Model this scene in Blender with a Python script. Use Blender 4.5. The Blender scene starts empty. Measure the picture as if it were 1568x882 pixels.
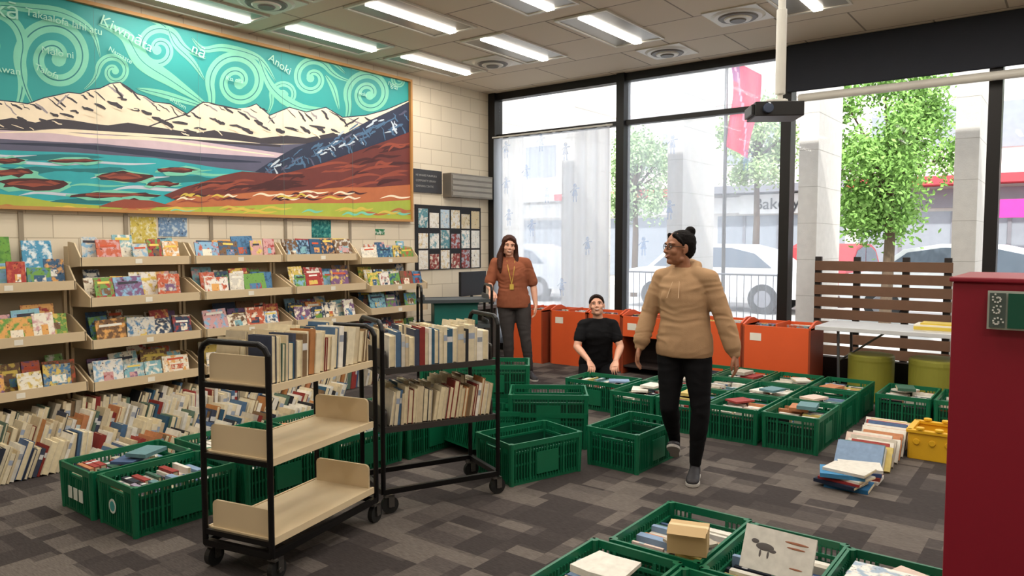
import bpy, math, random
from mathutils import Vector, Matrix, noise
sc = bpy.context.scene
sc.view_settings.view_transform = 'Standard'
sc.view_settings.exposure = 0.07

# ------------------------------------------------------------------ helpers
def L(c):
    return tuple(((x/255)/12.92 if x/255 <= 0.04045 else ((x/255+0.055)/1.055)**2.4) for x in c)
MATS = {}
def mat(name, rgb, rough=0.6, metal=0.0, var=0.12, vscale=6.0, bump=0.0, bscale=60.0, emit=0.0, spec=0.4):
    if name in MATS: return MATS[name]
    m = bpy.data.materials.new(name); m.use_nodes = True
    nt = m.node_tree; b = nt.nodes['Principled BSDF']
    tc = nt.nodes.new('ShaderNodeTexCoord')
    nz = nt.nodes.new('ShaderNodeTexNoise'); nz.inputs['Scale'].default_value = vscale; nz.inputs['Detail'].default_value = 4
    nt.links.new(tc.outputs['Object'], nz.inputs['Vector'])
    mx = nt.nodes.new('ShaderNodeMix'); mx.data_type = 'RGBA'
    c = L(rgb)
    mx.inputs[6].default_value = tuple(x*(1-var) for x in c)+(1,)
    mx.inputs[7].default_value = tuple(min(1, x*(1+var)) for x in c)+(1,)
    nt.links.new(nz.outputs['Fac'], mx.inputs[0])
    nt.links.new(mx.outputs[2], b.inputs['Base Color'])
    b.inputs['Roughness'].default_value = rough; b.inputs['Metallic'].default_value = metal
    b.inputs['Specular IOR Level'].default_value = spec
    if emit > 0:
        nt.links.new(mx.outputs[2], b.inputs['Emission Color']); b.inputs['Emission Strength'].default_value = emit
    if bump > 0:
        n2 = nt.nodes.new('ShaderNodeTexNoise'); n2.inputs['Scale'].default_value = bscale
        nt.links.new(tc.outputs['Object'], n2.inputs['Vector'])
        bp = nt.nodes.new('ShaderNodeBump'); bp.inputs['Strength'].default_value = bump; bp.inputs['Distance'].default_value = 0.01
        nt.links.new(n2.outputs['Fac'], bp.inputs['Height']); nt.links.new(bp.outputs[0], b.inputs['Normal'])
    MATS[name] = m
    return m
def attr_mat(name, rough=0.55, art=False):
    m = bpy.data.materials.new(name); m.use_nodes = True
    nt = m.node_tree; b = nt.nodes['Principled BSDF']; b.inputs['Roughness'].default_value = rough
    b.inputs['Specular IOR Level'].default_value = 0.25
    a = nt.nodes.new('ShaderNodeAttribute'); a.attribute_name = 'Col'
    tc = nt.nodes.new('ShaderNodeTexCoord'); nz = nt.nodes.new('ShaderNodeTexNoise')
    nt.links.new(tc.outputs['Object'], nz.inputs['Vector'])
    if art:
        a2 = nt.nodes.new('ShaderNodeAttribute'); a2.attribute_name = 'Col2'
        nz.inputs['Scale'].default_value = 24; nz.inputs['Detail'].default_value = 2.5
        r = nt.nodes.new('ShaderNodeValToRGB'); r.color_ramp.elements[0].position = 0.48; r.color_ramp.elements[1].position = 0.62
        nt.links.new(nz.outputs['Fac'], r.inputs[0])
        mx = nt.nodes.new('ShaderNodeMix'); mx.data_type = 'RGBA'
        nt.links.new(r.outputs[0], mx.inputs[0]); nt.links.new(a.outputs['Color'], mx.inputs[6]); nt.links.new(a2.outputs['Color'], mx.inputs[7])
        n3 = nt.nodes.new('ShaderNodeTexNoise'); n3.inputs['Scale'].default_value = 44; n3.inputs['Detail'].default_value = 2
        nt.links.new(tc.outputs['Object'], n3.inputs['Vector'])
        r3 = nt.nodes.new('ShaderNodeValToRGB'); r3.color_ramp.elements[0].position = 0.28; r3.color_ramp.elements[0].color=(.2,.17,.17,1)
        r3.color_ramp.elements[1].position = 0.38; r3.color_ramp.elements[1].color=(1,1,1,1)
        e=r3.color_ramp.elements.new(.64); e.color=(1,1,1,1); e=r3.color_ramp.elements.new(.74); e.color=(1.0,.8,.55,1)
        nt.links.new(n3.outputs['Fac'], r3.inputs[0])
        vm = nt.nodes.new('ShaderNodeVectorMath'); vm.operation='MULTIPLY'
        nt.links.new(mx.outputs[2], vm.inputs[0]); nt.links.new(r3.outputs[0], vm.inputs[1])
        nt.links.new(vm.outputs[0], b.inputs['Base Color'])
    else:
        nz.inputs['Scale'].default_value = 30
        mr = nt.nodes.new('ShaderNodeMapRange'); mr.inputs[3].default_value = 0.75; mr.inputs[4].default_value = 1.15
        nt.links.new(nz.outputs['Fac'], mr.inputs[0])
        mx = nt.nodes.new('ShaderNodeVectorMath'); mx.operation = 'SCALE'
        nt.links.new(a.outputs['Color'], mx.inputs[0]); nt.links.new(mr.outputs[0], mx.inputs['Scale'])
        nt.links.new(mx.outputs[0], b.inputs['Base Color'])
    return m

class MB:
    def __init__(s): s.v=[]; s.f=[]; s.m=[]; s.c=[]; s.c2=[]
    def add(s, vs, fs, mi=0, col=(1,1,1), col2=None):
        o=len(s.v); s.v.extend([tuple(v) for v in vs])
        for f in fs:
            s.f.append([i+o for i in f]); s.m.append(mi); s.c.append(col); s.c2.append(col2 or col)
    def box(s, c, size, mi=0, col=(1,1,1), R=None, col2=None):
        c=Vector(c); h=Vector(size)/2; vs=[]
        for dx in (-1,1):
            for dy in (-1,1):
                for dz in (-1,1):
                    d=Vector((dx*h.x,dy*h.y,dz*h.z))
                    if R is not None: d=R@d
                    vs.append(c+d)
        s.add(vs,[(0,1,3,2),(4,6,7,5),(0,4,5,1),(2,3,7,6),(0,2,6,4),(1,5,7,3)],mi,col,col2)
    def bb(s,x0,x1,y0,y1,z0,z1,mi=0,col=(1,1,1),col2=None):
        s.box(((x0+x1)/2,(y0+y1)/2,(z0+z1)/2),(abs(x1-x0),abs(y1-y0),abs(z1-z0)),mi,col,None,col2)
    def cyl(s,p1,p2,r1,r2=None,seg=14,mi=0,col=(1,1,1)):
        r2 = r1 if r2 is None else r2
        p1=Vector(p1); p2=Vector(p2); d=(p2-p1)
        if d.length<1e-7: return
        d.normalize(); a=d.orthogonal().normalized(); b=d.cross(a)
        vs=[]
        for p,r in ((p1,r1),(p2,r2)):
            for i in range(seg):
                t=2*math.pi*i/seg; vs.append(p+a*math.cos(t)*r+b*math.sin(t)*r)
        fs=[(i,(i+1)%seg,seg+(i+1)%seg,seg+i) for i in range(seg)]
        fs.append(tuple(range(seg-1,-1,-1))); fs.append(tuple(range(seg,2*seg)))
        s.add(vs,fs,mi,col)
    def tube(s,pts,r,seg=10,mi=0,col=(1,1,1)):
        for i in range(len(pts)-1): s.cyl(pts[i],pts[i+1],r,r,seg,mi,col)
        for p in pts[1:-1]: s.ell(p,(r,r,r),mi=mi,col=col,seg=seg,rings=6)
    def ell(s,c,r,R=None,mi=0,col=(1,1,1),seg=16,rings=10):
        c=Vector(c); vs=[]
        def P(th,ph):
            d=Vector((r[0]*math.sin(th)*math.cos(ph), r[1]*math.sin(th)*math.sin(ph), r[2]*math.cos(th)))
            return c+(R@d if R is not None else d)
        vs.append(P(0,0))
        for i in range(1,rings):
            for j in range(seg): vs.append(P(math.pi*i/rings,2*math.pi*j/seg))
        vs.append(P(math.pi,0)); fs=[]
        for j in range(seg): fs.append((0,1+j,1+(j+1)%seg))
        for i in range(rings-2):
            for j in range(seg):
                a=1+i*seg+j; b=1+i*seg+(j+1)%seg; fs.append((a,a+seg,b+seg,b))
        e=len(vs)-1; o=1+(rings-2)*seg
        for j in range(seg): fs.append((e,o+(j+1)%seg,o+j))
        s.add(vs,fs,mi,col)
    def limb(s,pts,rs,seg=16,mi=0):
        for i,(p,r) in enumerate(zip(pts,rs)):
            s.ell(p,(r,r,r),mi=mi,seg=seg,rings=10)
            if i<len(pts)-1: s.cyl(p,pts[i+1],r,rs[i+1],seg,mi)
    def loft(s,rings,seg=28,mi=0):
        vs=[]
        for (c,rx,ry,X,Y) in rings:
            c=Vector(c); X=Vector(X).normalized(); Y=Vector(Y).normalized()
            for i in range(seg):
                t=2*math.pi*i/seg; vs.append(c+X*math.cos(t)*rx+Y*math.sin(t)*ry)
        fs=[]
        for k in range(len(rings)-1):
            for i in range(seg):
                a=k*seg+i; b=k*seg+(i+1)%seg; fs.append((a,b,b+seg,a+seg))
        fs.append(tuple(range(seg-1,-1,-1))); n=(len(rings)-1)*seg; fs.append(tuple(range(n,n+seg)))
        s.add(vs,fs,mi)
    def prism(s,pts,ext,mi=0,col=(1,1,1),col2=None):
        n=len(pts); e=Vector(ext); vs=[Vector(p) for p in pts]+[Vector(p)+e for p in pts]
        fs=[tuple(range(n-1,-1,-1)),tuple(range(n,2*n))]+[(i,(i+1)%n,n+(i+1)%n,n+i) for i in range(n)]
        s.add(vs,fs,mi,col,col2)
    def mesh(s,name,mats,smooth=False,colors=True):
        me=bpy.data.meshes.new(name); me.from_pydata(s.v,[],s.f)
        for m in mats: me.materials.append(m)
        me.polygons.foreach_set('material_index',s.m)
        if smooth: me.polygons.foreach_set('use_smooth',[True]*len(s.f))
        if colors:
            for nm,src in (('Col',s.c),('Col2',s.c2)):
                at=me.color_attributes.new(nm,'FLOAT_COLOR','CORNER'); buf=[]
                for f,c in zip(s.f,src): buf.extend((c[0],c[1],c[2],1.0)*len(f))
                at.data.foreach_set('color',buf)
        me.update(); return me
    def build(s,name,mats,smooth=False,parent=None,loc=(0,0,0),rotz=0.0,bevel=0.0,colors=True,fixn=False):
        me=s.mesh(name,mats,smooth,colors)
        if fixn:
            import bmesh
            bm=bmesh.new(); bm.from_mesh(me); bmesh.ops.recalc_face_normals(bm,faces=bm.faces); bm.to_mesh(me); bm.free()
        ob=bpy.data.objects.new(name,me); sc.collection.objects.link(ob)
        ob.location=loc; ob.rotation_euler=(0,0,rotz)
        if parent: ob.parent=parent
        if bevel>0:
            bv=ob.modifiers.new('bevel','BEVEL'); bv.width=bevel; bv.segments=2; bv.limit_method='ANGLE'
        return ob
def empty(name,loc=(0,0,0),rotz=0.0):
    e=bpy.data.objects.new(name,None); sc.collection.objects.link(e); e.location=loc; e.rotation_euler=(0,0,rotz); e.empty_display_size=0.1; return e
def text(body,name,size,M,material,parent=None,ext=0.0008,align='LEFT'):
    cu=bpy.data.curves.new(name,'FONT'); cu.body=body; cu.size=size; cu.extrude=ext; cu.align_x=align
    cu.materials.append(material); ob=bpy.data.objects.new(name,cu); sc.collection.objects.link(ob)
    if parent: ob.parent=parent
    ob.matrix_world=M; return ob

# ------------------------------------------------------------------ camera
cam=bpy.data.cameras.new('camera'); cam.lens=25.95; cam.sensor_width=36
co=bpy.data.objects.new('camera',cam); sc.collection.objects.link(co)
co.location=(0,0,1.56); co.rotation_euler=(math.radians(86.5),0,math.radians(37.5)); sc.camera=co

# ------------------------------------------------------------------ room
WX=-6.88; WY=8.5; CZ=3.71; EX=4.2; BY=-2.5
def floor_mat():
    m=bpy.data.materials.new('carpet_tiles'); m.use_nodes=True; nt=m.node_tree; b=nt.nodes['Principled BSDF']
    tc=nt.nodes.new('ShaderNodeTexCoord')
    def cells(sx,sy,off):
        mp=nt.nodes.new('ShaderNodeMapping'); mp.inputs['Scale'].default_value=(1/sx,1/sy,1); mp.inputs['Location'].default_value=off
        nt.links.new(tc.outputs['Object'],mp.inputs[0])
        fl=nt.nodes.new('ShaderNodeVectorMath'); fl.operation='FLOOR'; nt.links.new(mp.outputs[0],fl.inputs[0])
        wn=nt.nodes.new('ShaderNodeTexWhiteNoise'); wn.noise_dimensions='2D'; nt.links.new(fl.outputs[0],wn.inputs[0]); return wn.outputs['Value']
    c1=cells(.25,.125,(0,0,0)); c2=cells(.25,.25,(.3,.1,0))
    ad=nt.nodes.new('ShaderNodeMath'); ad.operation='ADD'; nt.links.new(c1,ad.inputs[0]); nt.links.new(c2,ad.inputs[1])
    r=nt.nodes.new('ShaderNodeValToRGB'); cr=r.color_ramp
    hv=nt.nodes.new('ShaderNodeMath'); hv.operation='MULTIPLY'; hv.inputs[1].default_value=.5; nt.links.new(ad.outputs[0],hv.inputs[0])
    nt.links.new(hv.outputs[0],r.inputs[0])
    cr.elements[0].position=.36; cr.elements[0].color=L((58,53,52))+(1,)
    cr.elements[1].position=.66; cr.elements[1].color=L((98,91,86))+(1,)
    e=cr.elements.new(.5); e.color=L((74,68,66))+(1,)
    st=nt.nodes.new('ShaderNodeTexNoise'); st.inputs['Scale'].default_value=1; st.inputs['Detail'].default_value=3
    mp=nt.nodes.new('ShaderNodeMapping'); mp.inputs['Scale'].default_value=(25,160,1); nt.links.new(tc.outputs['Object'],mp.inputs[0]); nt.links.new(mp.outputs[0],st.inputs['Vector'])
    mr=nt.nodes.new('ShaderNodeMapRange'); mr.inputs[3].default_value=.4; mr.inputs[4].default_value=1.6; nt.links.new(st.outputs['Fac'],mr.inputs[0])
    vm=nt.nodes.new('ShaderNodeVectorMath'); vm.operation='SCALE'; nt.links.new(r.outputs[0],vm.inputs[0]); nt.links.new(mr.outputs[0],vm.inputs['Scale'])
    nt.links.new(vm.outputs[0],b.inputs['Base Color']); b.inputs['Roughness'].default_value=.9; b.inputs['Specular IOR Level'].default_value=.12
    return m
def brick_mat(name,c1,c2,cm,sw,sh,axis,mort=.012):
    m=bpy.data.materials.new(name); m.use_nodes=True; nt=m.node_tree; b=nt.nodes['Principled BSDF']
    tc=nt.nodes.new('ShaderNodeTexCoord'); sx=nt.nodes.new('ShaderNodeSeparateXYZ'); cx=nt.nodes.new('ShaderNodeCombineXYZ')
    nt.links.new(tc.outputs['Object'],sx.inputs[0])
    nt.links.new(sx.outputs[axis[0]],cx.inputs[0]); nt.links.new(sx.outputs[axis[1]],cx.inputs[1])
    br=nt.nodes.new('ShaderNodeTexBrick'); nt.links.new(cx.outputs[0],br.inputs['Vector'])
    br.inputs['Scale'].default_value=1; br.inputs['Brick Width'].default_value=sw; br.inputs['Row Height'].default_value=sh
    br.inputs['Mortar Size'].default_value=mort/2; br.inputs['Mortar Smooth'].default_value=.3
    br.inputs['Color1'].default_value=L(c1)+(1,); br.inputs['Color2'].default_value=L(c2)+(1,); br.inputs['Mortar'].default_value=L(cm)+(1,)
    nt.links.new(br.outputs['Color'],b.inputs['Base Color']); b.inputs['Roughness'].default_value=.75
    bp=nt.nodes.new('ShaderNodeBump'); bp.inputs['Strength'].default_value=.4; bp.inputs['Distance'].default_value=.005; bp.invert=True
    nt.links.new(br.outputs['Fac'],bp.inputs['Height']); nt.links.new(bp.outputs[0],b.inputs['Normal']); return m
M_wall=brick_mat('painted_block_wall',(214,202,180),(222,210,188),(186,172,150),.4,.2,(1,2),.01)
M_wall2=brick_mat('painted_block_wall_b',(210,200,180),(218,208,188),(186,175,156),.4,.2,(0,2),.01)
def wallbox(name,a,m):
    mb=MB(); mb.bb(*a); return mb.build(name,[m],colors=False)
wallbox('floor',(WX-.1,EX+.1,BY-.1,WY+.1,-.1,0),floor_mat())
wallbox('wall_left',(WX-.15,WX,BY-.1,WY+.15,0,CZ),M_wall)
wallbox('wall_right',(EX,EX+.15,BY-.1,WY+.15,0,CZ),M_wall)
wallbox('wall_rear',(WX,EX,BY-.15,BY,0,CZ),M_wall2)
M_black=mat('black_aluminium',(26,24,24),.45,.3,.1)
M_ceil=brick_mat('ceiling_tiles',(198,184,164),(206,192,172),(134,122,108),1.2,.75,(0,1),.02)
wallbox('ceiling',(WX-.15,EX+.15,BY-.15,WY+.2,CZ,CZ+.15),M_ceil)
mb=MB(); mb.bb(WX,WX+.015,BY,WY,0,.1); mb.build('baseboard_left',[mat('baseboard_paint',(120,110,98),.6)],colors=False)
k=1
for y in (2.36,3.2,4.03,4.9,5.8):
    k+=1; mb=MB(); mb.bb(WX+.0005,WX+.012,y-.018,y+.018,1.0,1.82); mb.build('trim_%d'%k,[mat('upright_channel',(150,138,120),.5,.3)],colors=False)

# windows
def glass_mat(name,tint,haze):
    m=bpy.data.materials.new(name); m.use_nodes=True; nt=m.node_tree; nt.nodes.remove(nt.nodes['Principled BSDF'])
    o=nt.nodes['Material Output']; tr=nt.nodes.new('ShaderNodeBsdfTransparent'); tr.inputs[0].default_value=tint+(1,)
    gl=nt.nodes.new('ShaderNodeBsdfGlossy'); gl.inputs['Roughness'].default_value=.02
    fr=nt.nodes.new('ShaderNodeFresnel'); fr.inputs[0].default_value=1.12
    m1=nt.nodes.new('ShaderNodeMixShader'); nt.links.new(fr.outputs[0],m1.inputs[0]); nt.links.new(tr.outputs[0],m1.inputs[1]); nt.links.new(gl.outputs[0],m1.inputs[2])
    last=m1
    if haze>0:
        tl=nt.nodes.new('ShaderNodeBsdfTranslucent'); tl.inputs[0].default_value=(.84,.90,1.0,1)
        tc=nt.nodes.new('ShaderNodeTexCoord'); wv=nt.nodes.new('ShaderNodeTexWave'); wv.inputs['Scale'].default_value=1.6; wv.inputs['Distortion'].default_value=1.5
        nt.links.new(tc.outputs['Object'],wv.inputs['Vector'])
        mr=nt.nodes.new('ShaderNodeMapRange'); mr.inputs[3].default_value=haze*.85; mr.inputs[4].default_value=haze*1.1; nt.links.new(wv.outputs['Fac'],mr.inputs[0])
        m2=nt.nodes.new('ShaderNodeMixShader'); nt.links.new(mr.outputs[0],m2.inputs[0]); nt.links.new(m1.outputs[0],m2.inputs[1]); nt.links.new(tl.outputs[0],m2.inputs[2]); last=m2
    nt.links.new(last.outputs[0],o.inputs[0]); return m
G_clear=glass_mat('window_glass',(.96,.97,.98),0)
G_sheer=glass_mat('sheer_curtain_fabric',(.97,.98,1.0),.58)
G_film=glass_mat('window_film',(.95,.97,1.0),.2)
mull=[-6.80,-4.70,-2.62,-.68,1.38,3.4]
for i in range(5):
    x0,x1=mull[i],mull[i+1]; mb=MB()
    mb.bb(x0-.055,x0+.055,WY-.12,WY+.06,.0,CZ-.0,0)
    mb.bb(x0+.055,x1-.055,WY-.08,WY+.05,CZ-.1,CZ,0)
    if i<2: mb.bb(x0+.055,x1-.055,WY-.07,WY+.03,3.06,3.12,0)
    mb.bb(x0+.055,x1-.055,WY-.08,WY+.05,0.0,.32,0)
    mb.bb(x0+.055,x1-.055,WY-.012,WY-.004,.32,CZ-.1,1)
    mb.build('window_%d'%(i+1),[M_black,G_film if i==1 else G_clear],colors=False)
mb=MB(); mb.bb(3.35,EX,WY-.05,WY+.15,0,CZ); mb.build('wall_window_side',[M_wall2],colors=False)
mb=MB(); mb.bb(WX,-6.85,WY-.1,WY+.1,0,CZ); mb.build('trim_1',[M_black],colors=False)
mb=MB(); n=120; vs=[]; fs=[]
for i in range(n+1):
    x=-6.7+1.9*i/n; y=WY-.2+.018*math.sin(i*.55)+.01*math.sin(i*.21)
    vs+= [(x,y,.12),(x,y,3.04)]
for i in range(n): fs.append((2*i,2*i+2,2*i+3,2*i+1))
mb.add(vs,fs); ce=mb.build('sheer_curtain',[G_sheer],smooth=True,colors=False)
mb=MB(); mb.cyl((-6.72,WY-.2,3.06),(-4.76,WY-.2,3.06),.012)
for x in (-6.6,-5.7,-4.85): mb.bb(x-.012,x+.012,WY-.2,WY-.125,3.05,3.075)
mb.build('curtain_rail',[mat('rail_white',(190,188,182),.4)],colors=False)
M_decal=bpy.data.materials.new('decal_pale_blue'); M_decal.use_nodes=True; nt=M_decal.node_tree; nt.nodes.remove(nt.nodes['Principled BSDF'])
tl=nt.nodes.new('ShaderNodeBsdfTranslucent'); tl.inputs[0].default_value=(.34,.46,.70,1); tr=nt.nodes.new('ShaderNodeBsdfTransparent'); mx=nt.nodes.new('ShaderNodeMixShader')
nz=nt.nodes.new('ShaderNodeTexNoise'); nz.inputs['Scale'].default_value=30; mr=nt.nodes.new('ShaderNodeMapRange'); mr.inputs[3].default_value=.1; mr.inputs[4].default_value=.75
nt.links.new(nz.outputs['Fac'],mr.inputs[0]); nt.links.new(mr.outputs[0],mx.inputs[0])
nt.links.new(tr.outputs[0],mx.inputs[1]); nt.links.new(tl.outputs[0],mx.inputs[2]); nt.links.new(mx.outputs[0],nt.nodes['Material Output'].inputs[0])
rd=random.Random(3)
def decals(name,lst,y):
    mb=MB()
    for (x,z) in lst:
        w=.045
        mb.add([(x+.028*math.cos(k*.628),y,z+.11+.03*math.sin(k*.628)) for k in range(10)],[tuple(range(10))])
        mb.add([(x-w,y,z-.02),(x+w,y,z-.02),(x+.018,y,z+.08),(x-.018,y,z+.08)],[(0,1,2,3)])
        for s in (-1,1):
            mb.add([(x+s*.018,y,z+.07),(x+s*.07,y,z+.02+.05*(s>0)),(x+s*.075,y,z+.035+.05*(s>0)),(x+s*.018,y,z+.082)],[(0,1,2,3)])
            mb.add([(x+s*.01,y,z-.0205),(x+s*.026,y,z-.0205),(x+s*.03,y,z-.10),(x+s*.014,y,z-.10)],[(0,1,2,3)])
    mb.build(name,[M_decal],colors=False)
decals('curtain_print',[(-6.45,2.85),(-5.85,2.9),(-6.4,1.9),(-6.0,1.75),(-6.45,2.35),(-6.1,2.5),(-5.5,.95),(-5.3,2.2),(-5.1,1.5),(-5.45,2.75),(-6.2,1.2),(-5.75,2.2)],WY-.232)
decals('window_decals',[(-4.02,2.75),(-4.05,1.95),(-3.1,2.5),(-4.4,1.5)],WY-.015)
mb=MB(); mb.bb(-2.60,3.3,WY-.17,WY-.13,3.22,CZ-.005); mb.cyl((-2.6,WY-.15,3.22),(3.3,WY-.15,3.22),.02)
mb.build('roller_blind',[mat('blind_black',(34,37,46),.8)],colors=False)
mb=MB(); mb.cyl((-2.45,WY-.24,3.11),(3.2,WY-.24,3.11),.042,seg=20)
for x in (-2.62,-.68,1.38,3.1): mb.bb(x-.02,x+.02,WY-.24,WY-.1205,3.09,3.13)
mb.build('projection_screen',[mat('screen_case_white',(205,202,194),.4)],smooth=False,colors=False)

# ceiling lights
M_tube=mat('tube_light_emission',(255,250,240),.5,emit=9,var=0.0)
M_troff=mat('troffer_white',(206,200,188),.35,var=.03)
M_refl=mat('troffer_louvre',(146,140,130),.3,.5,.05)
lights=[]
for y0,xs in ((6.05,(-6.22,-5.03,-3.82,-1.98,-.78,.42,2.0)),(4.55,(-6.3,-5.12,-3.92,-2.7,-1.5,.3,2.0)),(3.08,(-6.45,-5.2,-4.0,-2.8,-1.5,.3,2.0)),(1.0,(-5.6,-4.2,-2.7,-1.2,.5,2.2)),(-1.0,(-5,-3,-1,1,3))):
    for x in xs: lights.append((x,y0))
for (x,y0) in lights:
    mb=MB(); y1=y0+1.15
    mb.bb(x-.29,x-.27,y0-.03,y1+.03,CZ-.018,CZ-.001,1); mb.bb(x+.27,x+.29,y0-.03,y1+.03,CZ-.018,CZ-.001,1)
    mb.bb(x-.27,x+.27,y0-.03,y0,CZ-.018,CZ-.001,1); mb.bb(x-.27,x+.27,y1,y1+.03,CZ-.018,CZ-.001,1)
    mb.bb(x-.27,x+.27,y0,y1,CZ-.008,CZ-.001,2)
    mb.bb(x-.04,x+.04,y0+.01,y1-.01,CZ-.03,CZ-.008,0)
    mb.build('ceiling_light',[M_tube,M_troff,M_refl],colors=False)
    ld=bpy.data.lights.new('tube_lamp','AREA'); ld.shape='RECTANGLE'; ld.size=.08; ld.size_y=1.1; ld.energy=14; ld.color=(1,.92,.81)
    lo=bpy.data.objects.new('tube_lamp',ld); sc.collection.objects.link(lo); lo.location=(x,(y0+y1)/2,CZ-.034)
for (x,y) in ((-5.625,6.95),(-5.83,4.0),(-2.64,6.95),(-3.75,7.75)):
    mb=MB(); mb.bb(x-.26,x+.26,y-.26,y+.26,CZ-.012,CZ-.0005,0)
    for k,r in enumerate((.22,.17,.12,.07)):
        mb.cyl((x,y,CZ-.013-.012*(k+1)),(x,y,CZ-.012),r,r+.03,28,k%2)
    mb.build('air_diffuser',[M_troff,mat('diffuser_dark',(105,100,95),.5)],colors=False)

# ------------------------------------------------------------------ mural (flat artwork on the left wall)
yw=math.radians(37.5)
def art(a,b,k=0):
    """sketch-grid (traced artwork, rectified onto the wall plane) -> wall position"""
    u=(a-784)/1130.0; t=-WX/(math.sin(yw)-math.cos(yw)*u)
    return Vector((WX+.0305+.0005*k, t*(math.cos(yw)+math.sin(yw)*u), 1.56+(372-b)*t/1130.0))
MZ0,MZ1,MY0,MY1=1.86,3.60,.9,6.76
def clampP(p): return Vector((p.x,min(max(p.y,MY0),MY1),min(max(p.z,MZ0),MZ1)))
mur=empty('wall_mural')
mb=MB(); mb.bb(WX+.002,WX+.03,MY0,MY1,MZ0,MZ1,0)
for a in ((MY0-.03,MY0,MZ0-.03,MZ1+.03),(MY1,MY1+.03,MZ0-.03,MZ1+.03),(MY0,MY1,MZ0-.03,MZ0),(MY0,MY1,MZ1,MZ1+.03)):
    mb.bb(WX+.002,WX+.075,a[0],a[1],a[2],a[3],1)
mb.build('panel',[mat('mural_teal',(36,146,144),.5,vscale=2),mat('mural_frame_wood',(176,128,72),.5)],parent=mur,colors=False)
pal={'cream':(236,220,194),'char':(58,54,62),'slate':(84,84,106),'pink':(200,178,188),'steel':(74,106,138),'navy':(40,48,70),'white':(186,198,210),
 'teal':(44,158,166),'mint':(116,194,168),'brown':(104,50,46),'dkbrown':(70,34,36),'orange':(178,104,66),'rust':(142,70,54),'lime':(160,174,68),'yellow':(206,182,80),'dteal':(28,112,118),'grey':(150,142,146)}
pm={k:mat('mural_'+k+'_paint',v,.5,var=.14,vscale=9) for k,v in pal.items()}
names=list(pal); layer=[0]; mb=MB()
def poly(c,pts):
    layer[0]+=1
    P=[clampP(art(a,b,layer[0]*.25)) for (a,b) in pts]
    mb.add(P,[tuple(range(len(P)-1,-1,-1))],names.index(c))
def smooth_line(pts,n=8):
    out=[]
    for i in range(len(pts)-1):
        p0=pts[max(i-1,0)];p1=pts[i];p2=pts[i+1];p3=pts[min(i+2,len(pts)-1)]
        for k in range(n):
            t=k/n; out.append(tuple(.5*((2*p1[q])+(-p0[q]+p2[q])*t+(2*p0[q]-5*p1[q]+4*p2[q]-p3[q])*t*t+(-p0[q]+3*p1[q]-3*p2[q]+p3[q])*t**3) for q in (0,1)))
    out.append(pts[-1]); return out
def strip(c,pts,ws,dl=.3):
    layer[0]+=dl; Lp=[];Rp=[]
    for i,(a,b) in enumerate(pts):
        a0,b0=pts[max(i-1,0)]; a1,b1=pts[min(i+1,len(pts)-1)]
        dx,dy=a1-a0,b1-b0; l=math.hypot(dx,dy) or 1; nx,ny=-dy/l,dx/l; w=ws(i/(len(pts)-1))/2
        Lp.append(clampP(art(a+nx*w,b+ny*w,layer[0]*.25))); Rp.append(clampP(art(a-nx*w,b-ny*w,layer[0]*.25)))
    n=len(pts)
    for i in range(n-1):
        q=[Rp[i],Rp[i+1],Lp[i+1],Lp[i]]; nn=(q[1]-q[0]).cross(q[2]-q[0])+(q[2]-q[0]).cross(q[3]-q[0])
        if nn.length<1e-7: continue
        if nn.x<0: q.reverse()
        mb.add(q,[(0,1,2,3)],names.index(c))
def koru(cx,cy,r,turns,a0,sgn,w,c='mint',tail=True):
    pts=[]; N=80
    for i in range(N+1):
        t=i/N; rr=r*(1-t)**.85+r*.10; an=a0+sgn*turns*2*math.pi*t; pts.append((cx+rr*math.cos(an),cy+rr*math.sin(an)))
    if tail:
        T=(-math.sin(a0)*sgn,math.cos(a0)*sgn); Nn=(math.cos(a0),math.sin(a0)); tl_=[]
        for k in range(12,0,-1):
            q=k/12; s_=q*r*1.5; o_=q*q*r*.75-q*r*.0
            tl_.append((pts[0][0]-T[0]*s_+Nn[0]*o_,pts[0][1]-T[1]*s_+Nn[1]*o_))
        pts=tl_+pts
    strip(c,pts,lambda t:w*(1.0-.35*t)*min(1,.2+t*5))
    strip('dteal',pts,lambda t:w*.09)
    e=pts[-1]; layer[0]+=.15
    q=[(e[0]+w*.5*math.cos(k*.52),e[1]+w*.5*math.sin(k*.52)) for k in range(12)]; poly(c,q); layer[0]-=.63
koru(95,95,50,1.6,2.9,1,22)
koru(-5,70,48,1.1,.3,-1,18)
koru(250,82,30,1.5,-.5,-1,14)
koru(182,115,22,1.4,3.3,1,11)
koru(368,130,39,1.7,2.9,1,16)
koru(480,125,26,1.4,-.6,-1,12)
koru(438,150,18,1.4,3.0,1,9)
koru(565,148,30,1.7,2.9,1,13)
koru(612,128,13,1.3,0,-1,7,tail=False)
for pts,wd in (([(-40,30),(0,18),(60,22),(110,30),(150,55),(162,95)],13),([(150,10),(200,16),(240,36),(262,50)],12),([(160,45),(200,62),(225,100),(270,130),(325,168)],24),([(215,140),(260,150),(325,170)],10),([(300,65),(318,82),(350,80),(400,95),(425,130)],10),([(400,95),(420,140),(460,168),(510,172)],14),([(400,72),(440,84),(480,88),(510,100),(530,118)],10),([(520,104),(560,112),(600,108),(625,112)],8),([(500,120),(512,140),(520,172)],8),([(265,52),(275,75),(300,100),(318,128)],9)):
    strip('mint',smooth_line(pts,8),lambda t,w=wd:1+w*math.sin(math.pi*t))
    strip('dteal',smooth_line(pts,8),lambda t:1.0)
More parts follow.
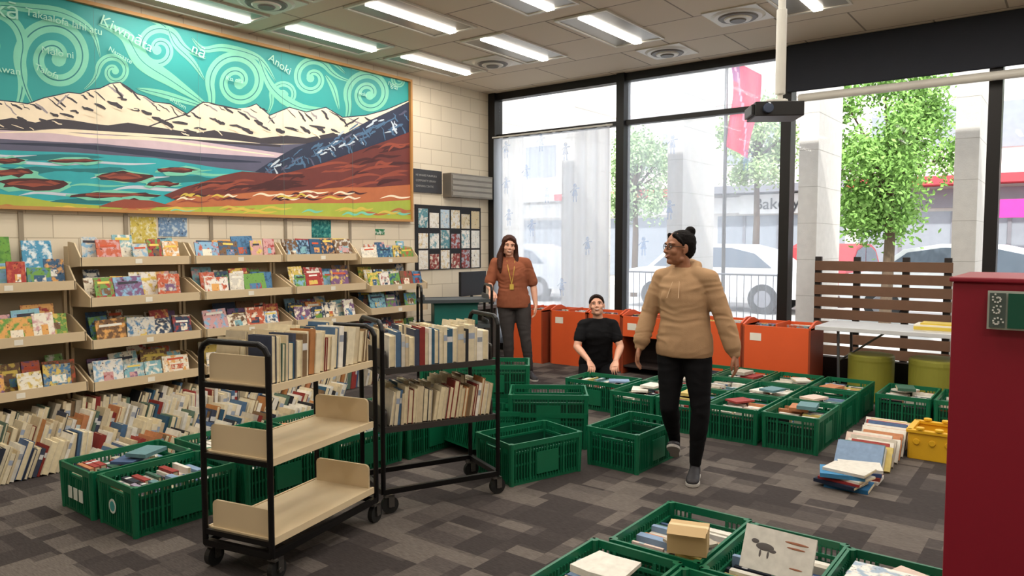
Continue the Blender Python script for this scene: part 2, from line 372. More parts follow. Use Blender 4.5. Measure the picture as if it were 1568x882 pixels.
ridge=[(-150,185),(-60,150),(0,157),(30,160),(50,163),(75,154),(95,150),(112,146),(130,148),(145,142),(160,140),(175,133),(190,131),(203,139),(215,148),(228,152),(240,160),(265,163),(290,178),(315,160),(330,164),(345,166),(372,172),(395,163),(415,180),(445,168),(470,175),(500,168),(525,183),(560,180),(590,172),(627,158)]
layer[0]+=6
poly('cream',ridge+[(627,225),(-150,240)])
strip('navy',ridge,lambda t:1.6)
def ridge_y(a):
    for i in range(len(ridge)-1):
        if ridge[i][0]<=a<=ridge[i+1][0]:
            t=(a-ridge[i][0])/(ridge[i+1][0]-ridge[i][0]); return ridge[i][1]*(1-t)+ridge[i+1][1]*t
    return 165
poly('cream',[(285,182),(318,160),(350,172),(385,168),(410,196),(300,200)])
strip('char',smooth_line([(290,178),(315,161),(345,167),(372,172)],4),lambda t:1.5); strip('char',[(210,205),(250,190),(290,178)],lambda t:2)
rd=random.Random(5)
def sliver(c,a,b,ln,ang,w,n=4):
    pts=[]
    for k in range(n+1):
        t=k/n; pts.append((a+ln*t*math.cos(ang)+rd.uniform(-1.5,1.5),b+ln*t*math.sin(ang)+rd.uniform(-1,1)))
    strip(c,pts,lambda t:w*(.25+1.6*t*(1.15-t)),.3)
for k in range(50):
    a=-40+k*13+rd.uniform(-5,5)
    if a>560: continue
    y0=ridge_y(a); sliver('char' if k%4 else 'grey',a,y0+2,rd.uniform(12,28),rd.uniform(.4,1.0) if rd.random()<.8 else rd.uniform(2.2,2.7),rd.uniform(1.5,5))
for k in range(34):
    a=-20+k*17+rd.uniform(-5,5)
    if a>540: continue
    y0=ridge_y(a)+rd.uniform(20,30); sliver('char',a,y0,rd.uniform(14,24),rd.uniform(.1,.6),rd.uniform(4,8))
lower=[(-150,205),(0,188),(25,184),(60,191),(90,185),(120,188),(150,193),(170,195),(200,191),(230,196),(265,201),(300,207),(330,202),(360,206),(400,214),(440,210),(470,214),(510,206),(540,208),(540,222),(-150,225)]
poly('char',lower)
for k in range(22):
    a=-20+k*25+rd.uniform(-6,6)
    if a<520: sliver('cream',a,ridge_y(a)+rd.uniform(30,36),rd.uniform(10,18),rd.uniform(.2,.7),rd.uniform(1.5,3))
poly('cream',[(-150,215),(0,199),(50,203),(100,200),(200,206),(330,214),(400,222),(330,224),(-150,226)])
poly('slate',[(-150,212),(0,200),(150,208),(300,216),(430,224),(480,222),(480,262),(300,268),(-150,262)])
strip('char',[(-60,204),(0,201),(150,209),(300,218),(430,226)],lambda t:3)
poly('pink',[(-150,208),(0,202),(150,208),(300,218),(440,238),(430,244),(300,236),(150,222),(-150,218)])
strip('cream',smooth_line([(0,206),(80,205),(150,212),(230,215),(300,224),(420,240)],6),lambda t:4*math.sin(math.pi*t)+1)
poly('slate',[(-150,218),(0,215),(150,223),(300,237),(420,247),(380,262),(200,250),(-150,246)])
strip('navy',smooth_line([(0,222),(120,226),(220,236),(320,246),(400,250)],6),lambda t:7*math.sin(math.pi*t)+1)
poly('navy',[(385,268),(410,252),(430,240),(452,228),(470,222),(500,214),(520,212),(545,198),(560,190),(600,172),(627,160),(627,215),(560,232),(480,258),(420,270)])
for k in range(90):
    t=rd.random(); a=405+t*215; top=258-92*t; wv=rd.uniform(0,34)*(.5+.6*t)
    sliver(rd.choice(['steel','steel','slate','steel','steel','white']),a,top+wv*.8,rd.uniform(9,20),rd.uniform(-.7,-.3) if rd.random()<.7 else rd.uniform(.9,1.3),rd.uniform(2,4.5))
poly('teal',[(-150,240),(0,232),(120,236),(240,244),(330,258),(400,266),(330,285),(290,300),(260,330),(-150,330)])
def blob(c,a,b,w,h,seed=0,out=None):
    r2=random.Random(int(a*7+b)+seed); n=16
    P=[(a+w/2*math.cos(q*2*math.pi/n)*(1+.18*r2.uniform(-1,1)),b+h/2*math.sin(q*2*math.pi/n)*(1+.5*r2.uniform(-1,1))) for q in range(n)]
    poly(c,P)
blob('dteal',60,243,180,10); blob('dteal',30,262,150,9); blob('dteal',270,275,110,10); blob('dteal',150,262,90,8); blob('dteal',120,310,120,9)
for (a,b,w,h) in ((60,252,180,4),(200,272,120,4),(240,290,140,5),(30,276,70,4),(180,252,120,3),(90,298,120,4),(310,268,90,4),(0,240,120,3),(150,285,90,3),(40,308,90,3),(290,262,70,3)):
    strip('mint' if w<100 else 'white',smooth_line([(a-w/2,b+h*.6),(a-w/4,b-h/2),(a+w/6,b+h*.4),(a+w/2,b)],6),lambda t,h=h:h*math.sin(math.pi*t)+.4)
for (a,b,w,h) in ((20,266,70,12),(55,283,105,18),(190,272,84,15),(175,300,130,10),(10,248,60,8),(270,262,60,7),(205,312,70,12),(118,248,80,5),(250,283,50,7),(-60,270,90,16)):
    blob('mint',a,b+1,w+8,h+5); blob('dkbrown',a,b,w,h); blob('rust',a-2,b-.8,w*.75,h*.55,3); strip('brown',smooth_line([(a-w*.3,b),(a,b-h*.2),(a+w*.3,b+h*.1)],5),lambda t,h=h:h*.25*math.sin(math.pi*t)+.2)
poly('brown',[(250,300),(280,288),(310,280),(340,270),(370,264),(400,266),(430,268),(455,262),(480,256),(515,244),(550,232),(590,218),(627,205),(627,300),(450,305),(300,318)])
for k in range(60):
    a=300+rd.random()*310; base=262-(a-430)*.28 if a>430 else 274; b=base+8+rd.random()*(292-base-10); w=26+rd.random()*44
    strip(rd.choice(['dkbrown','rust','rust','dkbrown','brown']),smooth_line([(a-w/2,b+5),(a-w/5,b-1+rd.uniform(-3,3)),(a+w/6,b-3+rd.uniform(-3,3)),(a+w/2,b-4)],5),lambda t:rd.uniform(3.5,4.5)*math.sin(math.pi*t)+.4)
poly('orange',[(240,318),(270,306),(300,300),(350,299),(400,294),(460,293),(520,288),(570,288),(627,284),(627,312),(400,316),(240,326)])
for k in range(34):
    a=270+rd.random()*340; b=299+rd.random()*11-(a-300)*.02; w=rd.uniform(20,50)
    strip(rd.choice(['rust','rust','dkbrown','yellow','cream']),smooth_line([(a-w/2,b+2),(a-w/6,b-2),(a+w/6,b+1),(a+w/2,b-1)],5),lambda t:2.8*math.sin(math.pi*t)+.3)
poly('lime',[(-150,296),(0,298),(40,302),(80,310),(130,314),(180,317),(240,318),(300,318),(370,316),(450,312),(540,312),(627,307),(627,345),(-150,345)])
for k in range(46):
    a=-60+rd.random()*680; b=316+rd.random()*11+(a>0)*a*.008; w=rd.uniform(24,60)
    strip(rd.choice(['yellow','mint','orange','yellow','lime']),smooth_line([(a-w/2,b+2),(a-w/6,b-2),(a+w/6,b+1),(a+w/2,b-1)],5),lambda t:3.4*math.sin(math.pi*t)+.3)
poly('rust',[(150,317),(170,310),(190,306),(230,308),(262,316),(205,320)])
mb.build('artwork',[pm[k] for k in names],parent=mur,colors=False,fixn=False)
xs_=WX+.0305+.0005*layer[0]*.25
mb=MB(); y=MY1-.95
while y>MY0: mb.bb(xs_,xs_+.001,y-.001,y+.001,MZ0,MZ1); y-=.95
mb.build('seams',[mat('seam_dark',(80,110,110),.6)],parent=mur,colors=False)
M_mt=mat('mural_lettering',(168,216,198),.8,spec=.1)
def wt(s,a,b,size,rot=0):
    p=art(a,b,0); p.x=xs_+.002
    M=Matrix.Translation(p)@Matrix(((0,0,1,0),(1,0,0,0),(0,1,0,0),(0,0,0,1)))@Matrix.Rotation(rot,4,'Z')
    text(s,'lettering',size,M,M_mt,mur)
wt('kā',2,32,.18); wt('Takaalofa lahi atu',50,32,.085,-.06); wt('Kiwmāta',160,44,.13,-.35); wt('nā',296,86,.14,-.3); wt('Anoki',412,98,.12,-.4)
wt('Mālo ni',72,88,.08); wt('Talofa',60,112,.075,-.3); wt('Awan',0,115,.08); wt('Kia ora',348,128,.065); wt('shalom',262,158,.06,-.4); wt('Hola',548,150,.065); wt('ngāi',592,134,.10,-.3); wt('Namaste',172,84,.06,-.4)

# ------------------------------------------------------------------ wall items
def wallboard(name,y0,y1,z0,z1,m,d=.02):
    mb=MB(); mb.bb(WX+.001,WX+d,y0,y1,z0,z1); return mb.build(name,[m],colors=False)
M_art=attr_mat('printed_cover',.45,True); M_col=attr_mat('book_cloth',.6)
rd=random.Random(8)
mb=MB(); mb.bb(WX+.001,WX+.02,6.88,8.2,1.2,2.06,0)
for iy in range(6):
    for iz in range(3):
        if rd.random()<.06: continue
        y=6.93+iy*.212; z=1.76-iz*.275; c=rd.choice([(225,222,215)]*4+[(180,200,214),(206,190,156),(90,140,150),(140,64,60)])
        h=.25 if rd.random()<.7 else .2
        mb.bb(WX+.02,WX+.024,y,y+.175,z,z+h,1,L(c),L(rd.choice([(205,205,200),(170,176,186),(120,160,170),(214,206,190),(210,190,150)])))
mb.build('notice_board',[mat('board_black',(30,30,34),.7),M_art],colors=True)
sg=wallboard('wall_sign',6.84,7.38,2.22,2.52,mat('sign_dark_grey',(56,56,60),.5),.025)
for k in range(3):
    M=Matrix.Translation((WX+.03,6.88,2.43-k*.07))@Matrix(((0,0,1,0),(1,0,0,0),(0,1,0,0),(0,0,0,1)))
    text(['HE WHARE PUKAPUKA','COMMUNITY LIBRARY','LEARNING CENTRE'][k],'sign_text',.038,M,mat('text_grey',(150,150,148),.5),sg)
mb=MB(); mb.bb(WX+.001,WX+.16,7.42,8.3,2.18,2.5,0)
for k in range(4): mb.bb(WX+.16,WX+.168,7.44,8.28,2.2+k*.075,2.25+k*.075,1)
mb.build('wall_heater',[mat('heater_grey',(124,116,106),.35,.5),mat('heater_grille',(150,142,130),.3,.6)],bevel=.004,colors=False)
for (y0,y1,z0,z1,c,c2) in ((3.24,3.48,1.56,1.8,(206,186,90),(226,220,180)),(3.5,3.78,1.62,1.8,(110,140,176),(190,205,215)),(5.25,5.52,1.62,1.82,(30,110,112),(90,160,150)),(6.2,6.35,1.66,1.73,(40,120,80),(200,210,200)),(7.9,8.15,1.0,1.15,(200,200,196),(120,120,120))):
    mb=MB(); mb.bb(WX+.001,WX+.006,y0,y1,z0,z1,0,L(c),L(c2)); mb.build('wall_poster',[M_art])

# ------------------------------------------------------------------ books
PALc=[(218,206,178)]*7+[(198,182,152)]*5+[(228,222,210)]*3+[(120,96,70),(60,66,84),(130,48,44),(48,84,108),(170,160,142),(42,42,46),(90,112,98),(170,116,70),(76,104,136),(205,196,180)]
PALm=[(216,212,202)]*6+[(70,92,128),(44,48,60),(148,60,56),(184,124,86),(98,134,140),(200,180,110),(150,140,160),(210,188,176),(64,100,84),(34,34,38),(128,152,182),(178,170,156)]
PAGE=L((220,206,172))
def book(mb,p,A,U,O,th,h,d,col,mi=0,pages_out=False):
    R=Matrix((A,U,O)).transposed(); cv=.0035
    def B(a0,a1,u0,u1,o0,o1,c):
        cc=p+A*(a0+a1)/2+U*(u0+u1)/2+O*(o0+o1)/2
        mb.box(cc,(a1-a0,u1-u0,o1-o0),mi,c,R)
    B(0,cv,0,h,-d,0,col); B(th-cv,th,0,h,-d,0,col)
    if pages_out: B(cv,th-cv,0,h,-d,-d+cv,col); B(cv,th-cv,.004,h-.005,-d+cv,-.004,PAGE)
    else:
        B(cv,th-cv,0,h,-cv,0,col); B(cv,th-cv,.004,h-.005,-d+.004,-cv,PAGE)
        if (int(h*10000)%3)==0: B(.001,th-.001,h*.62,h*.78,-.001,.0008,tuple(min(1,.75-.6*c) if c>.3 else .6 for c in col))
def row(mb,p0,A,U,O,length,h=(.18,.25),d=(.12,.16),th=(.014,.038),lean=(0,.12),pal=PALc,rd=random,mi=0,po=.4,jit=.01,gap=0):
    A=Vector(A);U=Vector(U);O=Vector(O);p0=Vector(p0); s=0; l=rd.uniform(*lean)
    while s<length:
        t=rd.uniform(*th); hh=rd.uniform(*h); dd=rd.uniform(*d)
        if rd.random()<.08: l=rd.uniform(*lean); s+=hh*math.sin(l)*.25
        a=A*math.cos(l)-U*math.sin(l); u=U*math.cos(l)+A*math.sin(l)
        if s+t/math.cos(l)+hh*math.sin(l)*.6>length+.02: break
        c=L(rd.choice(pal)); p=p0+A*s+U*(t*math.sin(l)+.001)+O*rd.uniform(-jit,0)
        book(mb,p,a,u,O,t,hh,dd,c,mi,rd.random()<po); s+=t/math.cos(l)+.001+(gap*rd.random())
rd=random.Random(21)
X,Y,Z=Vector((1,0,0)),Vector((0,1,0)),Vector((0,0,1))
def floor_row(x,y0,y1,h,lean,pal=PALc):
    mb=MB(); row(mb,(x,y0,0),Y,Z,X,y1-y0,h=h,d=(.14,.2),th=(.015,.045),lean=lean,pal=pal,rd=rd,jit=.04,po=.35); mb.build('row_of_books',[M_col])
floor_row(-6.42,.9,6.4,(.22,.30),(.05,.4)); floor_row(-6.1,1.2,5.6,(.18,.26),(.05,.45),PALc+PALm[:10])
floor_row(-5.42,.8,4.5,(.19,.26),(.1,.45),PALc+PALm[:8]); floor_row(-5.12,2.1,4.3,(.15,.21),(.2,.5),PALc+PALm)

# ------------------------------------------------------------------ wall shelving
M_shelf=mat('shelf_beige',(198,178,146),.5,var=.06); M_shelfd=mat('shelf_back_beige',(150,134,108),.6,var=.06)
PALd=[(104,148,72),(184,92,64),(74,118,156),(206,180,92),(226,220,204),(116,84,120),(52,86,118),(196,150,150),(214,160,92),(46,62,86),(156,56,54),(122,168,178),(112,84,60),(226,216,196),(222,218,210),(200,196,186),(130,170,200)]
def shelving(y0,y1,levels,name='display_shelving',hh=.2,big=()):
    mb=MB(); xb=WX+.06
    mb.bb(xb,xb+.02,y0+.01,y1-.01,.08,levels[0]+.04,1)
    mb.bb(xb-.03,xb+.05,y0-.006,y0+.018,0,levels[0]+.12,0); mb.bb(xb-.03,xb+.05,y1-.018,y1+.006,0,levels[0]+.12,0)
    for i,z in enumerate(levels):
        dp=.20 if i==0 else .36
        xf=xb+.05+dp; xs=xb+.03
        mb.prism([(xs,y0+.01,z+.0),(xf,y0+.01,z-.03),(xf,y0+.01,z-.015),(xs,y0+.01,z+.018)],(0,y1-y0-.02,0),0)
        mb.bb(xf,xf+.012,y0+.01,y1-.01,z-.045,z+.03,0)
        for ys in (y0+.004,y1-.016):
            mb.prism([(xs,ys,z-.06),(xf+.012,ys,z-.045),(xf+.012,ys,z+.03),(xs+.12,ys,z+.15),(xs,ys,z+.16)],(0,.012,0),0)
        mb.bb(xf+.012,xf+.014,(y0+y1)/2-.03,(y0+y1)/2+.03,z-.03,z+.01,3)
        for layer in (((xf-.03,1.0),(xf-.13,1.1),(xf-.22,1.2)) if i else ((xf-.03,1.0),(xf-.1,1.08))):
            y=y0+.03+rd.random()*.05
            while y<y1-.1:
                w=rd.choice([.13,.15,.17,.2,.24]); h=min(rd.uniform(.15,.22)*layer[1],.26)
                if y+w>y1-.02: break
                if rd.random()<.12: y+=w*.6; continue
                th=.012; tilt=.22+rd.uniform(-.05,.08)
                R=Matrix.Rotation(-tilt,3,'Y')@Matrix.Rotation(rd.uniform(-.05,.05),3,'X')
                zz=z-.010+(xf-layer[0])*.08
                c=Vector((layer[0],y+w/2,zz))+R@Vector((-th/2,0,h/2))
                mb.box(c,(th,w,h),2,L(rd.choice(PALd)),R,L(rd.choice(PALd)))
                q=rd.random()
                if q<.6: mb.box(c+R@Vector((th/2+.001,0,h*rd.uniform(.2,.36))),(.001,w*rd.uniform(.5,.8),h*.1),4,L(rd.choice([(230,226,214),(60,60,70),(200,90,60),(226,200,100)])),R)
                if q>.35: mb.box(c+R@Vector((th/2+.001,rd.uniform(-.1,.1)*w,-h*rd.uniform(.05,.2))),(.0012,w*rd.uniform(.3,.6),h*rd.uniform(.25,.4)),2,L(rd.choice(PALd)),R,L(rd.choice(PALd)))
                y+=w+rd.random()*.015
    for (y,w,h,c,c2) in big:
        R=Matrix.Rotation(-.2,3,'Y'); mb.box(Vector((WX+.15,y,levels[0]+.09+h/2)),(.012,w,h),2,L(c),R,L(c2))
    return mb.build(name,[M_shelf,M_shelfd,M_art,mat('label_white',(222,218,206),.6),M_col])
shelving(.65,1.65,[1.2,.8,.4]); shelving(1.66,2.64,[1.22,.81,.40],big=((2.08,.3,.3,(100,150,60),(74,124,54)),(2.42,.22,.27,(70,140,176),(210,220,224)),(1.78,.22,.3,(180,80,60),(220,200,90))))
for (a,b) in ((2.67,3.64),(3.67,4.64),(4.67,5.64)): shelving(a,b,[1.41,1.08,.73,.38])
shelving(5.68,6.62,[1.36,1.04,.78,.4],'display_shelving')

# ------------------------------------------------------------------ crates
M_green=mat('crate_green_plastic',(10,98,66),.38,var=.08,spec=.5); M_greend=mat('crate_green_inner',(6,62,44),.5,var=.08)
CLn,CW,CH=.60,.415,.275
def crate_mesh():
    mb=MB(); l,w,h=CLn/2,CW/2,CH; t=.012
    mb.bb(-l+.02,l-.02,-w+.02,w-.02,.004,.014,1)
    for sgn in (-1,1):
        mb.bb(-l,l,sgn*w-.012*(sgn>0),sgn*w+.012*(sgn<0),h-.035,h,0)
        mb.bb(sgn*l-.012*(sgn>0),sgn*l+.012*(sgn<0),-w,w,h-.035,h,0)
        for z0,z1 in ((0,.035),(h-.075,h-.06),(h*.45,h*.45+.012)):
            yy=sgn*(w-.014); mb.bb(-l+.012,l-.012,min(yy,yy-sgn*t),max(yy,yy-sgn*t),z0,z1,0)
            xx=sgn*(l-.014); mb.bb(min(xx,xx-sgn*t),max(xx,xx-sgn*t),-w+.012,w-.012,z0,z1,0)
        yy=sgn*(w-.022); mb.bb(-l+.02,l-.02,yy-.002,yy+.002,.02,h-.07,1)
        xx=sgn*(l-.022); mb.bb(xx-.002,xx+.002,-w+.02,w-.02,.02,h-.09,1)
        mb.bb(-.09,.09,sgn*(w-.006)-.005,sgn*(w-.006)+.005,.05,h-.08,0)
        n=24
        for i in range(n+1):
            x=-l+.02+(2*l-.04)*i/n; th=.014 if i%6==0 else .005
            mb.bb(x-th/2,x+th/2,sgn*(w-.012)-.007,sgn*(w-.012)+.007,.02,h-.03,0)
        n=16
        for i in range(n+1):
            y=-w+.02+(2*w-.04)*i/n; th=.014 if i%4==0 else .005
            z1=h-.075 if 5<=i<=11 else h-.03
            mb.bb(sgn*(l-.012)-.007,sgn*(l-.012)+.007,y-th/2,y+th/2,.02,z1,0)
    for sx in (-1,1):
        for sy in (-1,1):
            mb.cyl((sx*(l-.02),sy*(w-.02),0),(sx*(l-.014),sy*(w-.014),h),.018,.02,10,0)
    return mb.mesh('plastic_crate',[M_green,M_greend],colors=False)
CM=crate_mesh()
def crate(x0,y0,along='y',books='full',z=0.0,rot=None,fill=.92,pal=PALm,tilt=None,top=.245,label=None):
    rz=(math.pi/2 if along=='y' else 0) if rot is None else rot
    if books is None:
        ob=bpy.data.objects.new('plastic_crate',CM); sc.collection.objects.link(ob); ob.location=(x0,y0,z); ob.rotation_euler=(0,0,rz)
        if tilt: ob.rotation_euler=(tilt[0],tilt[1],rz)
        return ob
    e=empty('crate_of_books',(x0,y0,z),rz)
    ob=bpy.data.objects.new('crate',CM); sc.collection.objects.link(ob); ob.parent=e
    mb=MB()
    for sy,off in ((-1,-.182),(1,.008)):
        row(mb,(-.27,off,top),X,Y,Z,.54*fill,h=(.145,.175),d=(.14,.18),th=(.014,.045),lean=(0,.0),pal=pal,rd=rd,po=.12,jit=.05)
    for q in range(rd.choice([0,0,1,1,2])):
        t=rd.uniform(.012,.03); R=Matrix.Rotation(rd.uniform(-.6,.6),3,'Z'); c=Vector((rd.uniform(-.15,.15),rd.uniform(-.07,.07),top+.002+t/2+q*.03))
        cc=L(rd.choice(pal)); mb.box(c,(.19,.14,t),0,cc,R); mb.box(c+R@Vector((0,.0015,0)),(.186,.14,t*.7),0,PAGE,R)
    mb.build('books',[M_col],parent=e)
    if label:
        mb=MB()
        if label=='sticker': mb.cyl((-.302,.03,.13),(-.3,.03,.13),.04,seg=24,mi=0); mb.cyl((-.3025,.03,.13),(-.302,.03,.13),.028,seg=24,mi=1)
        else:
            for q in range(3): mb.bb(-.302,-.3,-.1+q*.07,-.05+q*.07,.08,.15,0)
        mb.build('label',[mat('label_pale',(206,214,206),.5),mat('label_teal',(60,150,150),.5)],parent=e,colors=False)
    return e
crate(-4.09,2.10,label='sticker'); crate(-4.54,2.08,label='tags'); crate(-4.04,2.73); crate(-4.48,2.75,fill=.8); crate(-4.0,3.36,fill=.85); crate(-4.44,3.4); crate(-3.97,3.99,fill=.9)
crate(-4.41,4.04,fill=.9)
crate(-2.93,4.01,books=None,rot=math.radians(73)); crate(-2.49,4.68,books=None,rot=math.radians(88))
crate(-3.25,4.70,books=None,rot=math.radians(34)); crate(-3.25,4.70,books=None,rot=math.radians(35),z=.14)
crate(-3.55,4.30,books=None,rot=math.radians(76),z=.03,tilt=(0,.14))
crate(-3.92,4.86,books=None,rot=math.radians(37)); crate(-3.92,4.86,books=None,rot=math.radians(36),z=.277); crate(-4.52,5.02,books=None,rot=math.radians(37)); crate(-4.52,5.02,books=None,rot=math.radians(39),z=.277)
for x in (-3.0,-2.56,-2.12,-1.67): crate(x,5.88,fill=rd.uniform(.75,1))
for x in (-3.0,-2.56,-2.12,-1.67): crate(x,6.51,fill=rd.uniform(.75,1))
for x in (-3.0,-2.56,-2.12,-1.67,-1.13,-.69): crate(x,7.15,fill=rd.uniform(.75,1))
crate(-3.55,6.06,along='x')
crate(-1.37,3.05,fill=.8); fc=crate(-.94,3.02,fill=.9); fc2=crate(-.52,2.99,fill=.9)
crate(-1.43,2.42,fill=.85); crate(-1.0,2.39,fill=.9)
mb=MB(); R=Matrix.Rotation(-.5,3,'X')@Matrix.Rotation(.10,3,'Z'); c=Vector((-.90,2.90,.335)); mb.box(c,(.27,.018,.17),0,L((214,212,204)),R)
for (dx,dz,w_,h_,m_) in ((-.05,.01,.07,.03,1),(-.09,.025,.03,.018,1),(-.02,.0,.03,.014,1),(-.065,-.018,.008,.03,1),(-.035,-.018,.008,.03,1),(.065,.05,.09,.010,2),(.065,.03,.07,.008,2),(.075,-.045,.05,.007,2)):
    mb.ell(c+R@Vector((dx,-.0095,dz)),(w_/2,.0015,h_/2),R=R,mi=m_,seg=14,rings=8)
mb.build('picture_book',[M_col,mat('ink_grey',(84,80,80),.6),mat('ink_rust',(150,96,70),.6)])
mb=MB(); R=Matrix.Rotation(.3,3,'Z'); mb.box((-1.25,2.84,.33),(.16,.12,.1),0,R=R); mb.box((-1.25,2.84,.381),(.163,.03,.002),1,R=R); mb.box(Vector((-1.25,2.84,.39))+R@Vector((0,-.07,-.006)),(.155,.05,.003),0,R=R@Matrix.Rotation(.5,3,'X')); mb.build('cardboard_box',[mat('cardboard',(188,160,116),.7),mat('tape',(210,192,150),.4)],colors=False)
mb=MB(); mb.bb(-.66,-.38,2.78,3.1,.283,.3,0,L((226,224,218)),L((150,170,190))); mb.build('picture_book',[M_art])

# loose books on floor + yellow bin
PALs=[(216,212,202)]*5+[(70,92,128),(184,124,86),(98,134,140),(200,180,110),(210,188,176),(128,152,182),(178,170,156),(148,60,56)]
mb=MB(); row(mb,(-.96,5.36,0),Y,Z,X,1.0,h=(.17,.22),d=(.24,.3),th=(.010,.026),lean=(.55,.75),pal=PALs,rd=rd,po=.1,jit=.06)
z=0.0
for k in range(6):
    t=rd.uniform(.012,.028); R=Matrix.Rotation(rd.uniform(-.3,.3),3,'Z'); c=Vector((-1.14+rd.uniform(-.04,.04),4.98+rd.uniform(-.03,.03),z+t/2))
    cc=L([(40,100,146),(30,40,60),(148,50,50),(215,212,202),(60,126,170),(205,200,190)][k]); mb.box(c,(.26,.2,t),0,cc,R); mb.box(c+R@Vector((.001,0,0)),(.262,.196,t*.6),0,PAGE,R); z+=t
for k in range(4):
    t=.022; mb.box((-1.1,5.22,.012+k*.023),(.26,.19,t),0,L([(220,216,208),(140,60,50),(60,80,120),(205,200,190)][k]),Matrix.Rotation(.1*k,3,'Z'))
mb.build('stack_of_books',[M_col])
mb=MB(); cx,cy=-.68,6.12
mb.bb(cx-.25,cx+.25,cy-.17,cy+.17,0,.012)
for s in (-1,1):
    mb.bb(cx-.25,cx+.25,cy+s*.17-.008,cy+s*.17+.008,0,.19); mb.bb(cx+s*.25-.008,cx+s*.25+.008,cy-.17,cy+.17,0,.19)
    for k in range(5): mb.cyl((cx-.2+k*.1,cy+s*.178,.13),(cx-.2+k*.1,cy+s*.19,.13),.022,seg=14)
    mb.bb(cx-.265,cx+.265,cy+s*.17-.02,cy+s*.17+.02,.19,.215)
    mb.bb(cx+s*.25-.02,cx+s*.25+.02,cy-.18,cy+.18,.19,.215)
    for k in range(4): mb.cyl((cx-.18+k*.12,cy+s*.17,.215),(cx-.18+k*.12,cy+s*.17,.235),.028,seg=14)
mb.build('yellow_storage_bin',[mat('yellow_plastic',(214,166,36),.4)],bevel=.004,colors=False)

# ------------------------------------------------------------------ book carts
M_cart=mat('cart_black_steel',(24,23,24),.35,.5); M_beige=mat('cart_shelf_beige',(210,190,156),.4,var=.05); M_wheel=mat('rubber_black',(20,20,20),.6); M_steel=mat('caster_steel',(120,118,115),.3,.9)
def cart(name,c,ang,Ln,W,levels,H,ends=.13,fill=(),mats=None,base=True):
    e=empty(name,(c[0],c[1],0),ang); mb=MB(); r=.014; l,w=Ln/2,W/2
    for s in (-1,1):
        pts=[(s*l,-w,.12),(s*l,-w,H-.05),(s*l,-w+.02,H-.018),(s*l,-w+.055,H),(s*l,w-.055,H),(s*l,w-.02,H-.018),(s*l,w,H-.05),(s*l,w,.12)]
        mb.tube(pts,r,12,0)
        mb.bb(s*l-r,s*l+r,-w,w,.115,.145,0)
        mb.bb(-l,l,s*w-.012,s*w+.012,.115,.145,0)
        for z in levels: mb.bb(s*l-.008,s*l+.008,-w,w,z-.03,z-.005,0)
    for z in levels:
        mb.bb(-l+.015,l-.015,-w+.012,w-.012,z-.018,z,1)
        for s in (-1,1):
            mb.bb(-l+.015,l-.015,s*(w-.008)-.006,s*(w-.008)+.006,z-.03,z+.004,1)
            xx=s*(l-.024); P=[(xx,-w+.025,z)]
            for k in range(5): a=math.pi-k*math.pi/8; P.append((xx,-w+.05+.025*math.cos(a),z+ends-.025+.025*math.sin(a)))
            for k in range(5): a=math.pi/2-k*math.pi/8; P.append((xx,w-.05+.025*math.cos(a),z+ends-.025+.025*math.sin(a)))
            P.append((xx,w-.025,z)); mb.prism(P,(.012 if s<0 else -.012,0,0),1)
    for sx in (-1,1):
        for sy in (-1,1):
            x,y=sx*(l-.02),sy*(w-.01)
            mb.cyl((x,y,.12),(x,y,.10),.02,mi=2); ox=.02
            mb.bb(x-.012+ox,x+.022+ox,y-.024,y-.018,.04,.11,2); mb.bb(x-.012+ox,x+.022+ox,y+.018,y+.024,.04,.11,2); mb.bb(x-.015,x+.04,y-.024,y+.024,.098,.108,2)
            mb.cyl((x+ox,y-.014,.05),(x+ox,y+.014,.05),.05,seg=24,mi=3); mb.cyl((x+ox,y-.026,.05),(x+ox,y+.026,.05),.012,seg=10,mi=2)
    mb.build('frame',mats or [M_cart,M_beige,M_steel,M_wheel],parent=e,colors=False)
    mb=MB()
    for z,fl in fill:
        row(mb,(-l+.05,-w+.02,z+.001),X,Z,-Y,(Ln-.1)*fl,h=(.17,.23),d=(.12,.15),th=(.014,.042),lean=(0,.18),rd=rd,po=.5)
        row(mb,(-l+.05,w-.02,z+.001),X,Z,Y,(Ln-.1)*fl,h=(.17,.23),d=(.12,.15),th=(.012,.036),lean=(0,.18),rd=rd,po=.3)
    if fill: mb.build('books',[M_col],parent=e)
    return e
cart('book_cart',(-3.17,2.30),math.radians(103),.82,.41,(.20,.57,.91),1.10,fill=((.91,1.0),))
cart('book_cart',(-3.15,3.27),math.radians(66),.74,.40,(.50,.84),1.11,ends=.1,fill=((.50,1.0),(.84,1.0)),mats=[M_cart,mat('cart_shelf_dark',(50,46,44),.5),M_steel,M_wheel])
cart('book_cart',(-5.15,5.72),math.radians(50),.72,.42,(.4,.72,.98),1.12,ends=.05,fill=((.4,.9),),mats=[M_cart,mat('cart_shelf_dark2',(60,66,70),.5),M_steel,M_wheel])
mb=MB(); mb.box((-5.15,5.72,.826),(.45,.32,.21),0,R=Matrix.Rotation(.87,3,'Z')); mb.box((-5.15,5.72,.941),(.47,.34,.02),0,R=Matrix.Rotation(.87,3,'Z')); mb.build('teal_storage_box',[mat('teal_plastic',(22,90,84),.4)],bevel=.01,colors=False)

